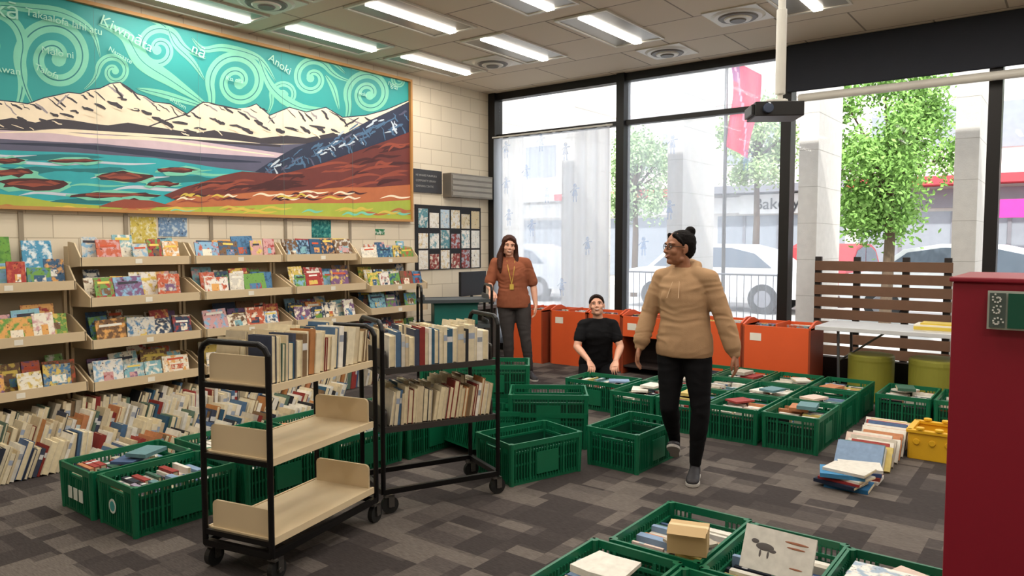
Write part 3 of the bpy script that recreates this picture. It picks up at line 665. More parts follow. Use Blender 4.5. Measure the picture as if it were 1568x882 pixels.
# ------------------------------------------------------------------ orange bins
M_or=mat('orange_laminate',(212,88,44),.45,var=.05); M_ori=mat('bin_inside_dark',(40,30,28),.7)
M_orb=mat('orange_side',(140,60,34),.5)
def bin_(x0,x1,y0,y1,open_front=False,h=.75):
    mb=MB(); t=.02
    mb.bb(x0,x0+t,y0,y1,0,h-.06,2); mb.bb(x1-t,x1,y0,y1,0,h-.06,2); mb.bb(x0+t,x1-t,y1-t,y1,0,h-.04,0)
    if open_front:
        mb.bb(x0+t,x1-t,y0,y0+t,h-.3,h-.06,0); mb.bb(x0+t,x1-t,y0+t,y1-t,.08,.1,1); mb.bb(x0+t,x1-t,y1-t-.02,y1-t,.1,h-.3,1)
    else: mb.bb(x0+t,x1-t,y0,y0+t,0,h-.06,0)
    mb.bb(x0+t,x1-t,y0+t,y1-t,h-.3,h-.28,1)
    for xx in (x0,x1-t):
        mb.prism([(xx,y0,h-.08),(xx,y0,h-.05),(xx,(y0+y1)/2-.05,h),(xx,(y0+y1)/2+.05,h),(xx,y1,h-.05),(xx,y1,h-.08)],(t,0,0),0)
    n=max(1,round((x1-x0)/.35))
    for i in range(1,n):
        xm=x0+(x1-x0)*i/n; mb.bb(xm-.008,xm+.008,y0+t,y1-t,h-.28,h-.03,0)
    for i in range(n):
        xa=x0+(x1-x0)*i/n+.04; y=y0+.07
        while y<y1-.08:
            hh=rd.uniform(.16,.22); mb.box((xa+.12,y,h-.27+hh/2),(.22,.012,hh),3,L(rd.choice(PALd)),Matrix.Rotation(.15,3,'X'),L(rd.choice(PALd))); y+=.035
    mb.bb(x0+.08,x0+.2,y0-.002,y0,h-.22,h-.14,4)
    mb.build('picture_book_bin',[M_or,M_ori,M_orb,M_art,mat('label_white',(222,218,206),.6)],bevel=.003)
bin_(-6.05,-5.45,7.75,8.22); bin_(-5.40,-4.85,7.85,8.22); bin_(-4.83,-4.36,7.85,8.22); bin_(-4.3,-3.5,7.75,8.2,True); bin_(-3.44,-2.86,7.82,8.22); bin_(-2.82,-2.12,7.72,8.2)

# ------------------------------------------------------------------ table, stools
mb=MB(); mb.bb(-2.05,-.15,7.6,8.28,.70,.74,0)
for x in (-1.85,-.35):
    mb.tube([(x,7.68,.7),(x+.02,7.68,.02),(x+.02,8.2,.02),(x,8.2,.7)],.014,mi=1); mb.cyl((x,7.7,.4),(x,8.18,.4),.01,mi=1)
    mb.cyl((x,7.94,.4),(x+(.4 if x<-1 else -.4),7.94,.7),.01,mi=1)
mb.build('folding_table',[mat('table_white',(196,198,202),.4),mat('table_leg_grey',(90,92,96),.4,.6)],bevel=.006,colors=False)
mb=MB(); mb.bb(-1.2,-.75,7.72,8.0,.741,.80,0); mb.bb(-1.2,-.75,7.715,7.72,.755,.785,1); mb.bb(-1.15,-.8,7.75,7.97,.80,.815,1)
mb.build('document_box',[mat('box_cream',(222,216,198),.6),mat('box_yellow',(206,180,70),.5)],colors=False)
for (x,y,r,h) in ((-1.60,7.95,.21,.46),(-1.02,7.92,.24,.47)):
    mb=MB(); prof=[(r*.93,.0),(r,.02),(r*1.0,h-.07),(r*1.01,h-.05),(r*1.0,h-.015),(r*.94,h)]
    for k in range(len(prof)-1): mb.cyl((x,y,prof[k][1]),(x,y,prof[k+1][1]),prof[k][0],prof[k+1][0],40,0)
    mb.build('round_ottoman',[mat('olive_vinyl',(134,132,50),.5)],colors=False)

# ------------------------------------------------------------------ red shelf end + sign
mb=MB(); mb.bb(-.268,1.3,2.31,2.75,0,1.455,0); mb.bb(-.276,1.31,2.30,2.76,1.455,1.468,0)
mb.build('red_shelf_end_panel',[mat('crimson_laminate',(132,14,38),.5,var=.04)],bevel=.004,colors=False)
sg=empty('shelf_sign',(0,0,0)); mb=MB(); mb.bb(-.185,.32,2.285,2.30,1.335,1.435,0); mb.bb(-.18,-.145,2.28,2.285,1.34,1.43,1); mb.bb(-.140,.315,2.28,2.285,1.34,1.43,2)
for k in range(3):
    for j in range(10):
        a=j*.7; rr=.013*(1-j/12); mb.box((-.1625+rr*math.cos(a+k),2.279,1.355+k*.03+rr*math.sin(a+k)),(.004,.002,.004),3)
mb.build('plate',[mat('sign_rim',(170,176,168),.4),mat('sign_pattern_grey',(70,82,78),.5),mat('sign_green',(10,78,60),.4),mat('sign_white',(210,212,208),.5)],parent=sg,colors=False)
text('Ngā','lettering',.036,Matrix.Translation((-.105,2.278,1.382))@Matrix.Rotation(math.pi/2,4,'X'),mat('sign_white',(210,212,208)),sg)

# ------------------------------------------------------------------ projector
mb=MB(); px,py=-1.46,4.55
mb.cyl((px,py,2.62),(px,py,CZ),.022,seg=18,mi=0); mb.cyl((px,py,2.45),(px,py,2.95),.03,seg=18,mi=0); mb.cyl((px,py,CZ-.03),(px,py,CZ-.001),.08,seg=24,mi=0)
mb.cyl((px,py,2.38),(px,py,2.45),.016,mi=0)
R=Matrix.Rotation(yw-.1,3,'Z'); c=Vector((px-.03,py,2.35)); mb.box(c,(.28,.24,.085),1,R=R); mb.box(c+R@Vector((-.148,0,0)),(.02,.2,.06),1,R=R)
mb.cyl(c+R@Vector((-.07,-.12,0)),c+R@Vector((-.07,-.15,0)),.03,mi=2); mb.box(c+Vector((0,0,.055)),(.12,.12,.02),0,R=R)
mb.build('ceiling_projector',[mat('pole_white',(206,204,196),.4),mat('projector_black',(22,22,24),.4),mat('lens_glass',(60,70,90),.1)],bevel=.004,colors=False)

mb=MB(); mb.bb(-6.75,-6.1,7.2,7.7,.70,.74,0); mb.bb(-6.72,-6.15,7.22,7.25,0,.7,0); mb.bb(-6.72,-6.15,7.65,7.68,0,.7,0)
mb.build('computer_desk',[mat('desk_grey',(96,92,90),.5)],colors=False)
mb=MB(); mb.bb(-6.5,-6.3,7.35,7.6,.741,.755); mb.cyl((-6.42,7.48,.75),(-6.42,7.48,.9),.02); mb.bb(-6.42,-6.38,7.22,7.74,.86,1.18)
mb.build('computer_monitor',[mat('monitor_black',(24,26,30),.35)],bevel=.005,colors=False)

# ------------------------------------------------------------------ exterior
mb=MB(); mb.bb(-70,50,WY+.1,80,-.2,-.1); mb.build('ground',[mat('asphalt',(174,172,168),.9,vscale=1.5)],colors=False)
mb=MB(); mb.bb(-60,40,WY+.16,13.2,-.1,-.005); mb.build('sidewalk',[brick_mat('paving',(200,196,188),(188,184,178),(160,156,150),.6,.6,(0,1))],colors=False)
M_conc=mat('concrete_fin',(228,224,218),.8,vscale=12,bump=.2)
for x in (-8.1,-6.33,-4.57,-2.80,-1.13,.65,2.4):
    mb=MB(); mb.bb(x,x+.23,9.5,10.6,.0,6.5); mb.bb(x-.02,x+.25,9.48,10.62,.0,.15)
    for q in range(1,14): mb.bb(x-.001,x+.231,9.499,10.601,q*.45,q*.45+.006,1)
    mb.build('concrete_column',[M_conc,mat('concrete_joint',(190,186,178),.8)],colors=False)
mb=MB(); x=-6.1
while x<-3.45: mb.cyl((x,11,.18),(x,11,1.08),.007,seg=6); x+=.11
for z in (.18,1.08): mb.cyl((-6.1,11,z),(-3.5,11,z),.016,seg=8)
for x in (-6.1,-4.8,-3.5): mb.cyl((x,11,.0),(x,11,1.1),.018,seg=8); mb.bb(x-.02,x+.02,10.75,11.25,.0,.02)
mb.build('crowd_barrier',[mat('galvanised',(120,122,126),.4,.7)],colors=False)
mb=MB()
for k in range(8): mb.bb(-2.45,-1.05,9.02,9.045,.26+k*.14,.26+k*.14+.11,0)
for x in (-2.42,-2.0,-1.5,-1.1): mb.bb(x-.035,x+.035,9.045,9.1,.0,1.4,1)
mb.build('slatted_timber_screen',[mat('stained_timber',(124,90,68),.7,vscale=15),mat('dark_post',(50,42,38),.7)],bevel=.003,colors=False)
mb=MB(); fy=25.5
mb.bb(-60,40,fy,fy+6,-.1,6.4,0); mb.bb(-60,40,fy-.15,fy+6,6.4,6.6,0)
mb.bb(-22,-9,fy+6.5,fy+12,-.1,15,0)
xx=-58; k=0; rd2=random.Random(4)
while xx<38:
    w=rd2.uniform(4,7)
    mb.bb(xx+.2,xx+w-.2,fy-.05,fy,.3,2.5,1)
    for q in range(3): mb.bb(xx+w*(q+1)/4-.05,xx+w*(q+1)/4+.05,fy-.08,fy-.05,.3,2.5,5)
    mb.bb(xx,xx+w,fy-.9,fy,3.25,3.5,[2,2,3,2,5][k%5]); mb.bb(xx+.1,xx+w-.1,fy-.2,fy,2.6,3.15,[3,3,5,3][k%4])
    for q in range(3): mb.bb(xx+.5+q*(w-.6)/3,xx+.2+(q+1)*(w-.6)/3-.1,fy-.04,fy,4.3,5.6,1)
    xx+=w; k+=1
mb.bb(-2.1,.3,fy-1.2,fy-1.0,2.25,2.75,4); mb.bb(-2.0,-1.9,fy-1.15,fy-1.05,-.1,2.25,5); mb.bb(.1,.2,fy-1.15,fy-1.05,-.1,2.25,5)
mb.bb(-9.4,-4.6,fy-.3,fy-.2,2.55,3.2,3)
sgn=mb.build('shopfront_building',[mat('facade_stone',(234,230,224),.8),mat('facade_glass',(150,156,164),.2),mat('awning_red',(210,70,78),.6),mat('sign_panel_white',(238,238,236),.6),mat('sign_magenta',(230,60,150),.6),mat('sign_dark',(130,130,136),.6)],colors=False)
M_w=mat('fascia_text',(80,80,84),.5)
text('Bakery Cafe','lettering',.55,Matrix.Translation((-8.9,fy-.32,2.70))@Matrix.Rotation(math.pi/2,4,'X'),M_w,sgn,ext=.01)
M_leaf=attr_mat('leaves',.6); M_bark=mat('bark',(96,80,64),.9)
def tree(x,y,zc,rx,rz,n,seed,ls=.13,base=(132,178,84)):
    rr=random.Random(seed); mb=MB(); mb.limb([Vector((x,y,-.1)),Vector((x+.05,y,zc*.5)),Vector((x,y,zc))],[.11,.09,.05],seg=10,mi=1)
    cl=[]
    for k in range(26):
        a=rr.uniform(0,6.28); q=rr.uniform(.2,.9); zz=rr.uniform(-.8,.85); rr_=math.sqrt(max(0,1-zz*zz))*q
        c=Vector((x+rx*rr_*math.cos(a),y+rx*rr_*math.sin(a),zc+rz*zz)); cl.append(c); mb.cyl((x,y,zc-.3*rz),c,.035,.012,6,1)
    for k in range(n):
        c=rr.choice(cl); d=Vector((rr.gauss(0,.16*rx),rr.gauss(0,.16*rx),rr.gauss(0,.14*rz))); p=c+d
        u=Vector((rr.uniform(-1,1),rr.uniform(-1,1),rr.uniform(-1,1))).normalized(); v=u.orthogonal().normalized(); s=ls*rr.uniform(.5,1)
        g=rr.uniform(.7,1.25); col=tuple(q*g for q in L(base))
        mb.add([p-u*s,p+v*s*.5,p+u*s,p-v*s*.5],[(0,1,2,3)],0,col)
    mb.build('street_tree',[M_leaf,M_bark])
tree(-2.85,15.2,3.25,1.25,1.55,18000,1,.065,(130,172,86)); tree(-10.9,20.4,3.6,1.2,1.4,7000,2,.08,(166,192,140)); tree(-7.3,20.8,4.3,1.1,1.2,7000,3,.08,(166,192,130)); tree(.8,17-1.8,4.2,1.2,1.4,7000,4,.07,(150,190,110))
mb=MB(); fx,fyy=-4.97,12.6; mb.cyl((fx,fyy,-.0),(fx,fyy,5.0),.035,.03,12,0); mb.ell((fx,fyy,5.03),(.05,.05,.05),mi=0)
vs=[];n=14;mm=16
for i in range(n+1):
    for j in range(mm+1):
        u=i/n;v=j/mm; xx=fx+.05+u*.55*(1-.25*v)+.05*math.sin(v*5); vs.append((xx,fyy+.07*math.sin(u*9+v*3),4.75-v*1.5-u*.35+ .1*u*v))
for i in range(n):
    for j in range(mm):
        a=i*(mm+1)+j; q=(a,a+mm+1,a+mm+2,a+1); mb.add([vs[t] for t in q],[(0,1,2,3)],2 if abs(i-j*.8)<.6 else (3 if i<4 and j<4 else 1))
mb.build('flag_on_pole',[mat('pole_grey',(110,108,106),.4,.5),mat('flag_red',(214,50,84),.7),mat('flag_white',(226,150,170),.7),mat('flag_blue',(150,70,130),.7)],smooth=True,colors=False)
def car(x,y,rot,col,seed):
    mb=MB(); prof=[(-2.2,.35),(-2.25,.75),(-2.05,.98),(-1.55,1.05),(-1.0,1.5),(-.3,1.62),(.7,1.6),(1.3,1.45),(1.85,1.05),(2.2,.95),(2.25,.35)]
    mb.prism([(a,-.87,b) for a,b in prof],(0,1.74,0),0)
    win=[(-1.4,1.06),(-.92,1.44),(-.3,1.54),(-.02,1.54),(-.02,1.06)]; win2=[(.06,1.06),(.06,1.54),(.65,1.52),(1.2,1.39),(1.6,1.06)]
    for w in (win,win2):
        mb.prism([(a,-.885,b) for a,b in w],(0,.012,0),1); mb.prism([(a,.873,b) for a,b in w],(0,.012,0),1)
    for sx in (-1.38,1.4):
        for sy in (-.9,.7): mb.cyl((sx,sy,.33),(sx,sy+.2,.33),.35,seg=26,mi=2); mb.cyl((sx,sy-.005,.33),(sx,sy+.205,.33),.2,seg=20,mi=3)
    mb.bb(-2.27,-2.2,-.7,.7,.7,.82,3)
    mb.build('parked_car',[mat('car_paint_%d'%seed,col,.25,spec=.6),mat('car_glass',(96,106,118),.1),mat('tyre',(50,50,50),.8),mat('alloy',(150,150,155),.3,.8)],loc=(x,y,-.08),rotz=rot,bevel=.05,colors=False)
car(-1.9,18.0,0,(226,228,230),0); car(-7.2,18.0,0,(222,222,226),1); car(-5.5,21.9,math.pi/2,(190,60,66),2); car(-13.6,18.0,0,(170,174,180),3); car(2.9,18.0,0,(170,176,184),4)

# ------------------------------------------------------------------ people
def remesh(mb,name,material,voxel,parent,smooth=4,folds=0.0,fs=9.0,M=None):
    me=mb.mesh(name,[material],colors=False); ob=bpy.data.objects.new(name,me); sc.collection.objects.link(ob)
    r=ob.modifiers.new('r','REMESH'); r.mode='VOXEL'; r.voxel_size=voxel; r.use_smooth_shade=True
    s=ob.modifiers.new('s','SMOOTH'); s.factor=.5; s.iterations=smooth
    dg=bpy.context.evaluated_depsgraph_get(); dg.update(); nm=bpy.data.meshes.new_from_object(ob.evaluated_get(dg))
    ob.modifiers.clear(); ob.data=nm
    if not nm.materials: nm.materials.append(material)
    if folds>0:
        nr=[v.normal.copy() for v in nm.vertices]
        for v,n_ in zip(nm.vertices,nr):
            q=Vector((v.co.x*fs*.7,v.co.y*fs*.7,v.co.z*fs*1.5)); wq=noise.noise(q*.6)*2.0
            d=1-abs(noise.noise(Vector((q.x+wq,q.y,q.z*1.3+wq))))*2.2; d2=noise.noise(q*.5)
            v.co+=n_*(d*.6+d2*.9-.3)*folds
    nm.polygons.foreach_set('use_smooth',[True]*len(nm.polygons)); nm.update()
    if M is not None: nm.transform(M)
    ob.parent=parent; return ob
def lerp(a,b,t): return Vector(a)*(1-t)+Vector(b)*t
def hand(mb,wr,d,nrm,side,s=1.0,curl=.35):
    d=Vector(d).normalized(); nrm=Vector(nrm); nrm=(nrm-d*nrm.dot(d)).normalized(); sd=Vector(side); sd=(sd-d*sd.dot(d)-nrm*sd.dot(nrm)).normalized()
    mb.loft([(wr-d*.01,.026*s,.018*s,sd,nrm),(wr+d*.02*s,.031*s,.017*s,sd,nrm),(wr+d*.055*s,.039*s,.015*s,sd,nrm),(wr+d*.085*s,.038*s,.011*s,sd,nrm)],seg=18)
    for k,(o,ln) in enumerate(((.030,.072),(.010,.08),(-.010,.074),(-.029,.058))):
        p=wr+d*.078*s+sd*o*s; pts=[p]; a=curl*(.5+.12*k); rs=[.0092*s]
        for j,f in enumerate((.42,.32,.26)):
            dd=(d*math.cos(a)+nrm*math.sin(a)+sd*(o*1.5)).normalized(); p=p+dd*ln*f*s; pts.append(p); rs.append((.0085,.0078,.0065)[j]*s); a+=curl*(1.0 if j==0 else .8)
        mb.limb(pts,rs,seg=10)
    b=wr+d*.02*s+sd*.022*s; mb.limb([b,b+d*.028*s+sd*.022*s+nrm*.008*s,b+d*.055*s+sd*.03*s+nrm*.016*s,b+d*.078*s+sd*.028*s+nrm*.02*s],[.013*s,.0115*s,.0098*s,.008*s],seg=10)
def head(e,c,fwd,up,skin,hairm,neck,style,sc_=1.0,glasses=False,smile=True):
    F=Vector(fwd).normalized(); U=Vector(up); U=(U-F*U.dot(F)).normalized(); Rr=F.cross(U)
    M=Matrix.Translation(Vector(c))@Matrix((Rr,F,U)).transposed().to_4x4()@Matrix.Scale(sc_,4)
    mi=M.inverted(); nb=mi@Vector(neck)
    mb=MB(); mb.ell((0,-.012,.028),(.074,.092,.086)); mb.ell((0,.02,-.035),(.058,.066,.076)); mb.ell((0,.058,-.086),(.026,.024,.020)); mb.limb([Vector((-.045,.005,-.07)),Vector((0,.055,-.092)),Vector((.045,.005,-.07))],[.018,.016,.018],seg=12)
    for s in (-1,1):
        mb.ell((s*.036,.056,-.022),(.026,.024,.026)); mb.ell((s*.03,.068,.030),(.028,.014,.011)); mb.ell((s*.011,.090,-.026),(.010,.010,.008))
        mb.ell((s*.074,-.008,-.004),(.009,.018,.031),R=Matrix.Rotation(s*.25,3,'Z')); mb.ell((s*.073,.0,-.028),(.007,.009,.012))
    mb.limb([Vector((0,.076,.022)),Vector((0,.088,.0)),Vector((0,.099,-.022))],[.008,.009,.0115],seg=12)
    mb.ell((0,.082,-.052),(.024,.010,.016))
    mb.limb([Vector((0,-.02,-.05)),lerp((0,-.02,-.05),nb,.6),nb],[.052,.050,.056],seg=18)
    remesh(mb,'head',skin,.0042,e,3,M=M)
    me_=MB()
    for s in (-1,1):
        me_.ell((s*.029,.0755,.009),(.0105,.009,.0052),mi=0,seg=14,rings=8); me_.ell((s*.029,.0825,.009),(.0054,.0032,.0052),mi=1,seg=12,rings=8)
        me_.limb([Vector((s*.015,.085,.0265)),Vector((s*.03,.0855,.0315)),Vector((s*.045,.075,.0265))],[.002,.0026,.0014],seg=8,mi=3)
        me_.limb([Vector((s*.018,.082,.0135)),Vector((s*.03,.0850,.0155)),Vector((s*.041,.076,.0125))],[.0012,.0015,.001],seg=8,mi=1)
    if smile:
        me_.limb([Vector((-.026,.076,-.046)),Vector((-.014,.0892,-.055)),Vector((0,.0932,-.057)),Vector((.014,.0892,-.055)),Vector((.026,.076,-.046))],[.002,.0044,.0054,.0044,.002],seg=10,mi=2)
        me_.limb([Vector((-.018,.085,-.0492)),Vector((-.010,.0925,-.0535)),Vector((0,.0965,-.055)),Vector((.010,.0925,-.0535)),Vector((.018,.085,-.0492))],[.0012,.0030,.0034,.0030,.0012],seg=10,mi=0)
    if glasses:
        for s in (-1,1):
            pts=[Vector((s*.032+.022*math.cos(a*math.pi/8),.094-abs(.022*math.cos(a*math.pi/8)+s*.032)*.22,.008+.017*math.sin(a*math.pi/8))) for a in range(17)]
            me_.tube(pts,.0018,6,1); me_.tube([Vector((s*.053,.083,.012)),Vector((s*.078,.0,.008))],.0018,6,1)
        me_.tube([Vector((-.011,.094,.010)),Vector((.011,.094,.010))],.0018,6,1)
    ob=me_.build('face_details',[mat('eye_white',(205,198,190),.3),mat('eye_dark',(34,24,20),.4),mat('lips',(158,92,82),.5),hairm],smooth=True,colors=False,parent=e); ob.data.transform(M)
    h=MB()
    if style=='bun':
        h.ell((0,-.026,.040),(.081,.094,.082)); h.ell((0,-.048,.0),(.070,.070,.075)); h.ell((0,-.082,.112),(.036,.034,.034)); h.ell((0,-.07,.09),(.026,.03,.02))
        for s in (-1,1): h.limb([Vector((s*.03,.053,.085)),Vector((s*.066,.03,.050)),Vector((s*.074,.008,.022))],[.014,.012,.005],seg=10)
    elif style=='tied':
        h.ell((0,-.024,.042),(.081,.097,.083)); h.ell((0,-.052,.0),(.066,.066,.08)); h.limb([Vector((0,-.09,-.02)),Vector((0,-.11,-.08)),Vector((0,-.10,-.15))],[.03,.03,.012],seg=12)
        for s in (-1,1): h.limb([Vector((s*.015,.062,.09)),Vector((s*.062,.045,.055)),Vector((s*.074,.014,.018))],[.014,.012,.005],seg=10)
    else:
        h.ell((0,-.024,.044),(.086,.100,.084)); h.ell((0,-.05,-.03),(.083,.063,.11)); h.ell((0,-.06,-.12),(.095,.05,.12))
        for s in (-1,1):
            h.limb([Vector((s*.008,.060,.093)),Vector((s*.052,.056,.066)),Vector((s*.076,.03,.01)),Vector((s*.084,.01,-.08)),Vector((s*.092,.03,-.17)),Vector((s*.088,.06,-.25)),Vector((s*.08,.07,-.30))],[.014,.017,.020,.028,.034,.030,.012],seg=12)
            h.limb([Vector((s*.07,-.02,-.02)),Vector((s*.095,-.03,-.12)),Vector((s*.112,-.01,-.22))],[.03,.034,.02],seg=12)
    remesh(h,'hair',hairm,.0045,e,3,folds=.003,fs=40,M=M)
def shoe(e,ank,tdir,pitch,m,sole,toe_z=0.0,hl=.25):
    T=Vector((tdir[0],tdir[1],0)).normalized(); S=Vector((T.y,-T.x,0)); Rm=Matrix.Rotation(-pitch,3,S) if pitch else Matrix.Identity(3)
    base=Vector(ank)-Rm@Vector((0,0,.085))
    def P(a,z): return base+Rm@(T*a+Vector((0,0,z)))
    UZ=Rm@Vector((0,0,1)); mb=MB()
    mb.loft([(P(-.065,.045),.018,.028,S,UZ),(P(-.05,.05),.032,.044,S,UZ),(P(0,.055),.036,.05,S,UZ),(P(.05,.048),.038,.042,S,UZ),(P(.10,.036),.043,.031,S,UZ),(P(.145,.030),.042,.025,S,UZ),(P(.172,.026),.03,.018,S,UZ),(P(.182,.024),.012,.01,S,UZ)],seg=20)
    mb.limb([P(-.005,.06),Vector(ank)+Vector((0,0,.02))],[.036,.034],seg=16)
    remesh(mb,'shoe',m,.006,e,3)
    s2=MB(); pts=[]
    for a,w in ((-.07,.018),(-.05,.034),(0,.034),(.05,.036),(.10,.045),(.145,.043),(.175,.028),(.188,.008)): pts.append((a,w))
    out=[P(a,0)+S*w for a,w in pts]+[P(a,0)-S*w for a,w in reversed(pts)]
    s2.prism(out,UZ*.02); s2.build('shoe_sole',[sole],parent=e,colors=False,fixn=True,bevel=.003)
def person(name,loc,J,st):
    e=empty(name,(loc[0],loc[1],0),yw)
    f=Vector(J['fwd']).normalized(); lf=Vector((-f.y,f.x,0)); U=Vector((0,0,1))
    V={k:Vector(v) for k,v in J.items() if isinstance(v,(tuple,Vector)) and len(v)==3 and k not in('fwd',)}
    pel,che,nk=V['pelvis'],V['chest'],V['neck']; g=st['loose']
    sh=(V['shL']-V['shR']).normalized(); pf=f
    mb=MB(); w=st['w']; hb=.03 if st.get('hood') else 0
    mb.loft([(pel-U*(st['hem']+hb),.164*w+g*.8,.118*w+g*.8,lf,pf),(pel-U*(st['hem']-.01),.168*w+g,.122*w+g,lf,pf),(pel+(che-pel)*.1,.166*w+g,.120*w+g,lf,pf),(lerp(pel,che,.4),.142*w+g*1.2,.108*w+g*1.2,lf,pf),(lerp(pel,che,.68),.140*w+g,.108*w+g,sh,pf),
        (che,.150*w+g,.114*w+g,sh,pf),(lerp(che,nk,.35),.155*w+g,.104*w+g,sh,pf),(lerp(che,nk,.62),.14*w+g*.8,.084*w+g*.8,sh,pf),(lerp(che,nk,.82),.095*w+g*.6,.066+g*.5,sh,pf),(nk,.056,.054,sh,pf)])
    bz=.6 if st.get('hood') else 1.0
    for s in (-1,1): mb.ell(lerp(che,nk,.08)+sh*s*.062+pf*(.066*w+g*.6*bz),(.066,.046,.062))
    for s in ('L','R'):
        S_,E_,W_=V['sh'+s],V['el'+s],V['wr'+s]
        inner=lerp(S_,lerp(che,nk,.8),.45)
        if st['sleeve']=='long':
            mb.limb([inner,S_,lerp(S_,E_,.5),E_,lerp(E_,W_,.35),lerp(E_,W_,.8),lerp(E_,W_,.9),W_],[.056+g*.4,.052+g*.6,.045+g*.9,.041+g*.9,.040+g*.9,.036+g*.9,.028+g*.4,.027+g*.3],seg=18)
        else:
            k=st['slen']; mb.limb([inner,S_,lerp(S_,E_,k*.5),lerp(S_,E_,k)],[.056+g*.4,.054+g*.6,.050+g*.9,.048+g*1.1],seg=18)
    if st.get('hood'):
        mb.limb([nk+lf*.078-U*.02,nk+lf*.065-f*.06+U*.005,nk-f*.10+U*.01,nk-lf*.065-f*.06+U*.005,nk-lf*.078-U*.02,nk-lf*.045+f*.055-U*.05,nk+f*.07-U*.075,nk+lf*.045+f*.055-U*.05,nk+lf*.078-U*.02],[.030,.040,.050,.040,.030,.022,.018,.022,.030],seg=12)
    remesh(mb,'top',st['top'],.0075,e,4,folds=st['folds'],fs=8)
    if st.get('hood'):
        mb=MB()
        for s in (-1,1):
            for q in range(6):
                a_=nk+f*(.098+q*.008)+lf*s*(.022+q*.003)-U*(.085+q*.018); b_=nk+f*(.098+(q+1)*.008)+lf*s*(.022+(q+1)*.003)-U*(.085+(q+1)*.018); mb.cyl(a_,b_,.003,seg=6)
        mb.build('drawstrings',[mat('drawstring_cream',(190,160,128),.8)],parent=e,colors=False)
    mb=MB()
    mb.loft([(pel-U*.09,.135*w,.10*w,lf,pf),(pel-U*.03,.156*w,.112*w,lf,pf),(pel+U*.03,.150*w,.106*w,lf,pf),(lerp(pel,che,.3),.125*w,.095*w,lf,pf)])
    for s in ('L','R'):
        H,K,A=V['hip'+s],V['kn'+s],V['an'+s]; q=st['pl']
        mb.limb([H,lerp(H,K,.45),K,lerp(K,A,.3),lerp(K,A,.75),A+(K-A).normalized()*st.get('cuff',.03)],[.092*w+q,.08*w+q,.056+q,.055+q,.04+q,.036+q],seg=20)
    remesh(mb,'trousers',st['trousers'],.0075,e,5,folds=.005,fs=8)
    for s in ('L','R'):
        S_,E_,W_=V['sh'+s],V['el'+s],V['wr'+s]; mb=MB()
        if st['sleeve']=='long': mb.limb([lerp(E_,W_,.7),W_],[.026,.025],seg=14)
        else: mb.limb([lerp(S_,E_,.35),lerp(S_,E_,.6),E_,lerp(E_,W_,.3),lerp(E_,W_,.7),W_],[.046,.044,.037,.039,.030,.024],seg=18)
        hd=J['hd'+s]; hand(mb,W_,hd[0],hd[1],hd[2],st.get('hs',1.0),hd[3]); remesh(mb,'arm_and_hand',st['skin'],.0035,e,2)
        if 'toe'+s in J:
            t=J['toe'+s]; shoe(e,V['an'+s],t[0],t[1],st['shoe'],st['sole'])
    head(e,V['head'],J['hf'],J['hu'],st['skin'],st['hair'],nk-U*.01,st['style'],st.get('hsc',1.0),st.get('glasses',False),st.get('smile',True))
    return e
skinA=mat('skin_brown',(150,102,76),.5,var=.05); skinB=mat('skin_light',(210,158,134),.5,var=.05)
hairA=mat('hair_black',(16,13,13),.75,bump=.4,bscale=150,spec=.1); hairB=mat('hair_brown',(62,34,24),.6,bump=.4,bscale=150,spec=.2); hairC=mat('hair_dark_brown',(34,22,18),.65,bump=.4,bscale=150,spec=.15)
M_hood=mat('hoodie_tan_fleece',(168,136,104),.9,bump=.15,bscale=250,spec=.1); M_blk=mat('trousers_black',(16,16,19),.85,spec=.15); M_rust=mat('tshirt_rust',(138,82,60),.85,spec=.1); M_tee=mat('tshirt_black',(18,18,21),.85,spec=.15); M_gry=mat('trousers_grey',(66,62,62),.8,spec=.15)
M_shoe=mat('shoe_dark',(40,38,42),.6); M_sole=mat('shoe_sole_white',(176,172,166),.6)
JA=dict(fwd=(-.62,-.78,0),pelvis=(-.045,0,.90),chest=(-.045,0,1.2),neck=(-.06,0,1.40),head=(-.095,-.02,1.525),
 shL=(.085,-.10,1.325),elL=(.175,-.13,1.08),wrL=(.235,-.17,.86),shR=(-.175,.09,1.325),elR=(-.255,.12,1.09),wrR=(-.325,.07,.87),
 hipL=(.025,-.05,.86),hipR=(-.115,.045,.86),knL=(.045,-.095,.47),knR=(-.14,-.01,.48),anL=(.03,-.03,.088),anR=(-.035,.27,.165),
 hdL=((.15,-.1,-1),(-.8,.5,-.2),(-.4,-.8,0),.35),hdR=((-.25,-.2,-1),(.8,-.3,0),(-.5,-.8,0),.35),
 toeL=((-.35,-.94),0),toeR=((-.3,-.95),-.55),hf=(-.95,-.30,.02),hu=(0,0,1))
person('woman_walking',(-2.0,4.54),JA,dict(loose=.020,w=1.02,hem=.05,sleeve='long',hood=True,folds=.008,top=M_hood,trousers=M_blk,pl=.004,skin=skinA,hair=hairA,style='bun',glasses=True,shoe=M_shoe,sole=M_sole))
JB=dict(fwd=(.1,-1,0),pelvis=(-.02,0,.90),chest=(-.045,-.01,1.2),neck=(-.06,0,1.40),head=(-.075,-.03,1.525),
 shL=(.115,0,1.33),elL=(.20,.02,1.08),wrL=(.225,-.05,.86),shR=(-.225,0,1.33),elR=(-.30,-.03,1.09),wrR=(-.27,-.22,1.03),
 hipL=(.07,0,.86),hipR=(-.11,0,.86),knL=(.11,-.03,.48),knR=(-.085,-.03,.48),anL=(.165,.02,.088),anR=(-.07,.02,.088),
 hdL=((.0,-.15,-1),(-1,0,0),(0,-1,0),.4),hdR=((.1,-.7,-.5),(0,-.3,-1),(1,0,0),.6),toeL=((.35,-.94),0),toeR=((-.15,-1),0),hf=(.12,-1,-.05),hu=(.08,0,1))
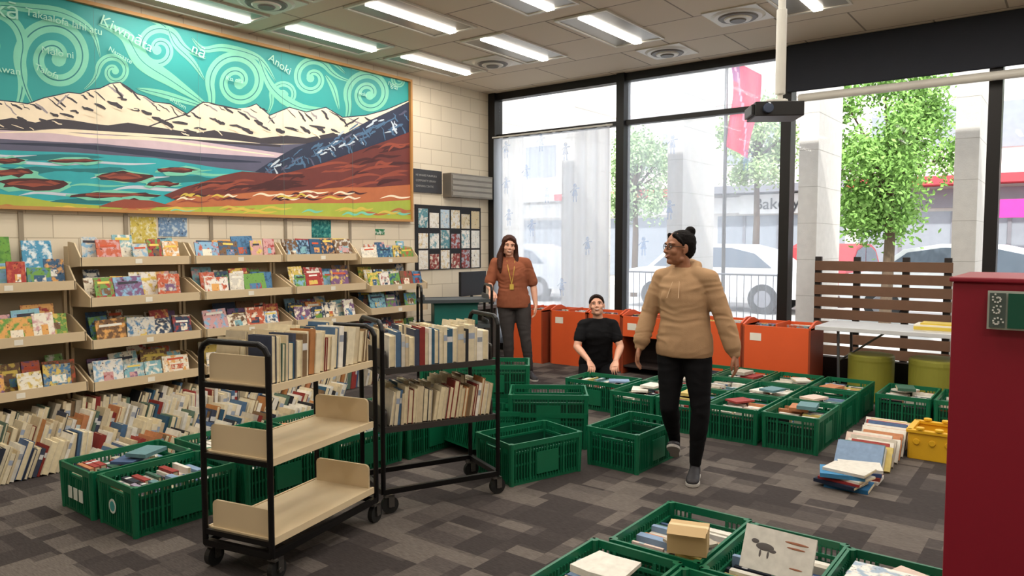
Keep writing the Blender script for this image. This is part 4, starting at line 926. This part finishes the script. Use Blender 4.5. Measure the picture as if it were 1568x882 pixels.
eB=person('woman_standing',(-5.05,6.65),JB,dict(loose=.016,w=1.06,hem=.07,sleeve='short',slen=.85,folds=.008,top=M_rust,trousers=M_gry,pl=.006,skin=skinB,hair=hairB,style='long',shoe=M_shoe,sole=M_sole,cuff=.05))
mb=MB(); mb.tube([Vector((-.10,-.075,1.36)),Vector((-.080,-.142,1.25)),Vector((-.045,-.145,1.10))],.004,6); mb.tube([Vector((-.01,-.075,1.36)),Vector((-.02,-.142,1.25)),Vector((-.045,-.145,1.10))],.004,6); mb.box((-.045,-.15,1.07),(.045,.006,.06)); mb.build('lanyard',[mat('lanyard_yellow',(190,160,70),.6)],parent=eB,colors=False)
JC=dict(fwd=(0,-1,0),pelvis=(0,.12,.28),chest=(0,.0,.58),neck=(0,-.02,.78),head=(-.015,-.045,.91),
 shL=(.155,-.02,.705),elL=(.225,-.1,.49),wrL=(.15,-.30,.375),shR=(-.155,-.02,.705),elR=(-.225,-.1,.49),wrR=(-.12,-.30,.375),
 hipL=(.085,.12,.25),hipR=(-.085,.12,.25),knL=(.15,-.22,.07),knR=(-.15,-.22,.07),anL=(.12,.2,.07),anR=(-.12,.2,.07),
 hdL=((-.2,-.75,-.6),(0,-.5,-1),(-1,0,0),.45),hdR=((.2,-.75,-.6),(0,-.5,-1),(1,0,0),.45),hf=(-.12,-1,.25),hu=(-.05,.3,1))
person('woman_kneeling',(-3.96,6.63),JC,dict(loose=.012,w=1.05,hem=.04,sleeve='short',slen=.6,folds=.008,top=M_tee,trousers=M_blk,pl=.004,skin=skinB,hair=hairC,style='tied',shoe=M_shoe,sole=M_sole))

# ------------------------------------------------------------------ light
w=bpy.data.worlds.new('world'); sc.world=w; w.use_nodes=True; nt=w.node_tree
bg=nt.nodes['Background']; bg.inputs[1].default_value=2.9
sky=nt.nodes.new('ShaderNodeTexSky'); sky.sky_type='HOSEK_WILKIE'; sky.turbidity=4; sky.sun_direction=(.2,-.6,.75)
mx=nt.nodes.new('ShaderNodeMix'); mx.data_type='RGBA'; mx.inputs[0].default_value=.85; mx.inputs[7].default_value=(.95,.97,1,1)
nt.links.new(sky.outputs[0],mx.inputs[6]); nt.links.new(mx.outputs[2],bg.inputs[0])
sl=bpy.data.lights.new('sun','SUN'); sl.energy=5.5; sl.angle=.03; sl.color=(1,.96,.88); so=bpy.data.objects.new('sun',sl); sc.collection.objects.link(so); so.rotation_euler=(math.radians(38),0,math.radians(15))
print('done')
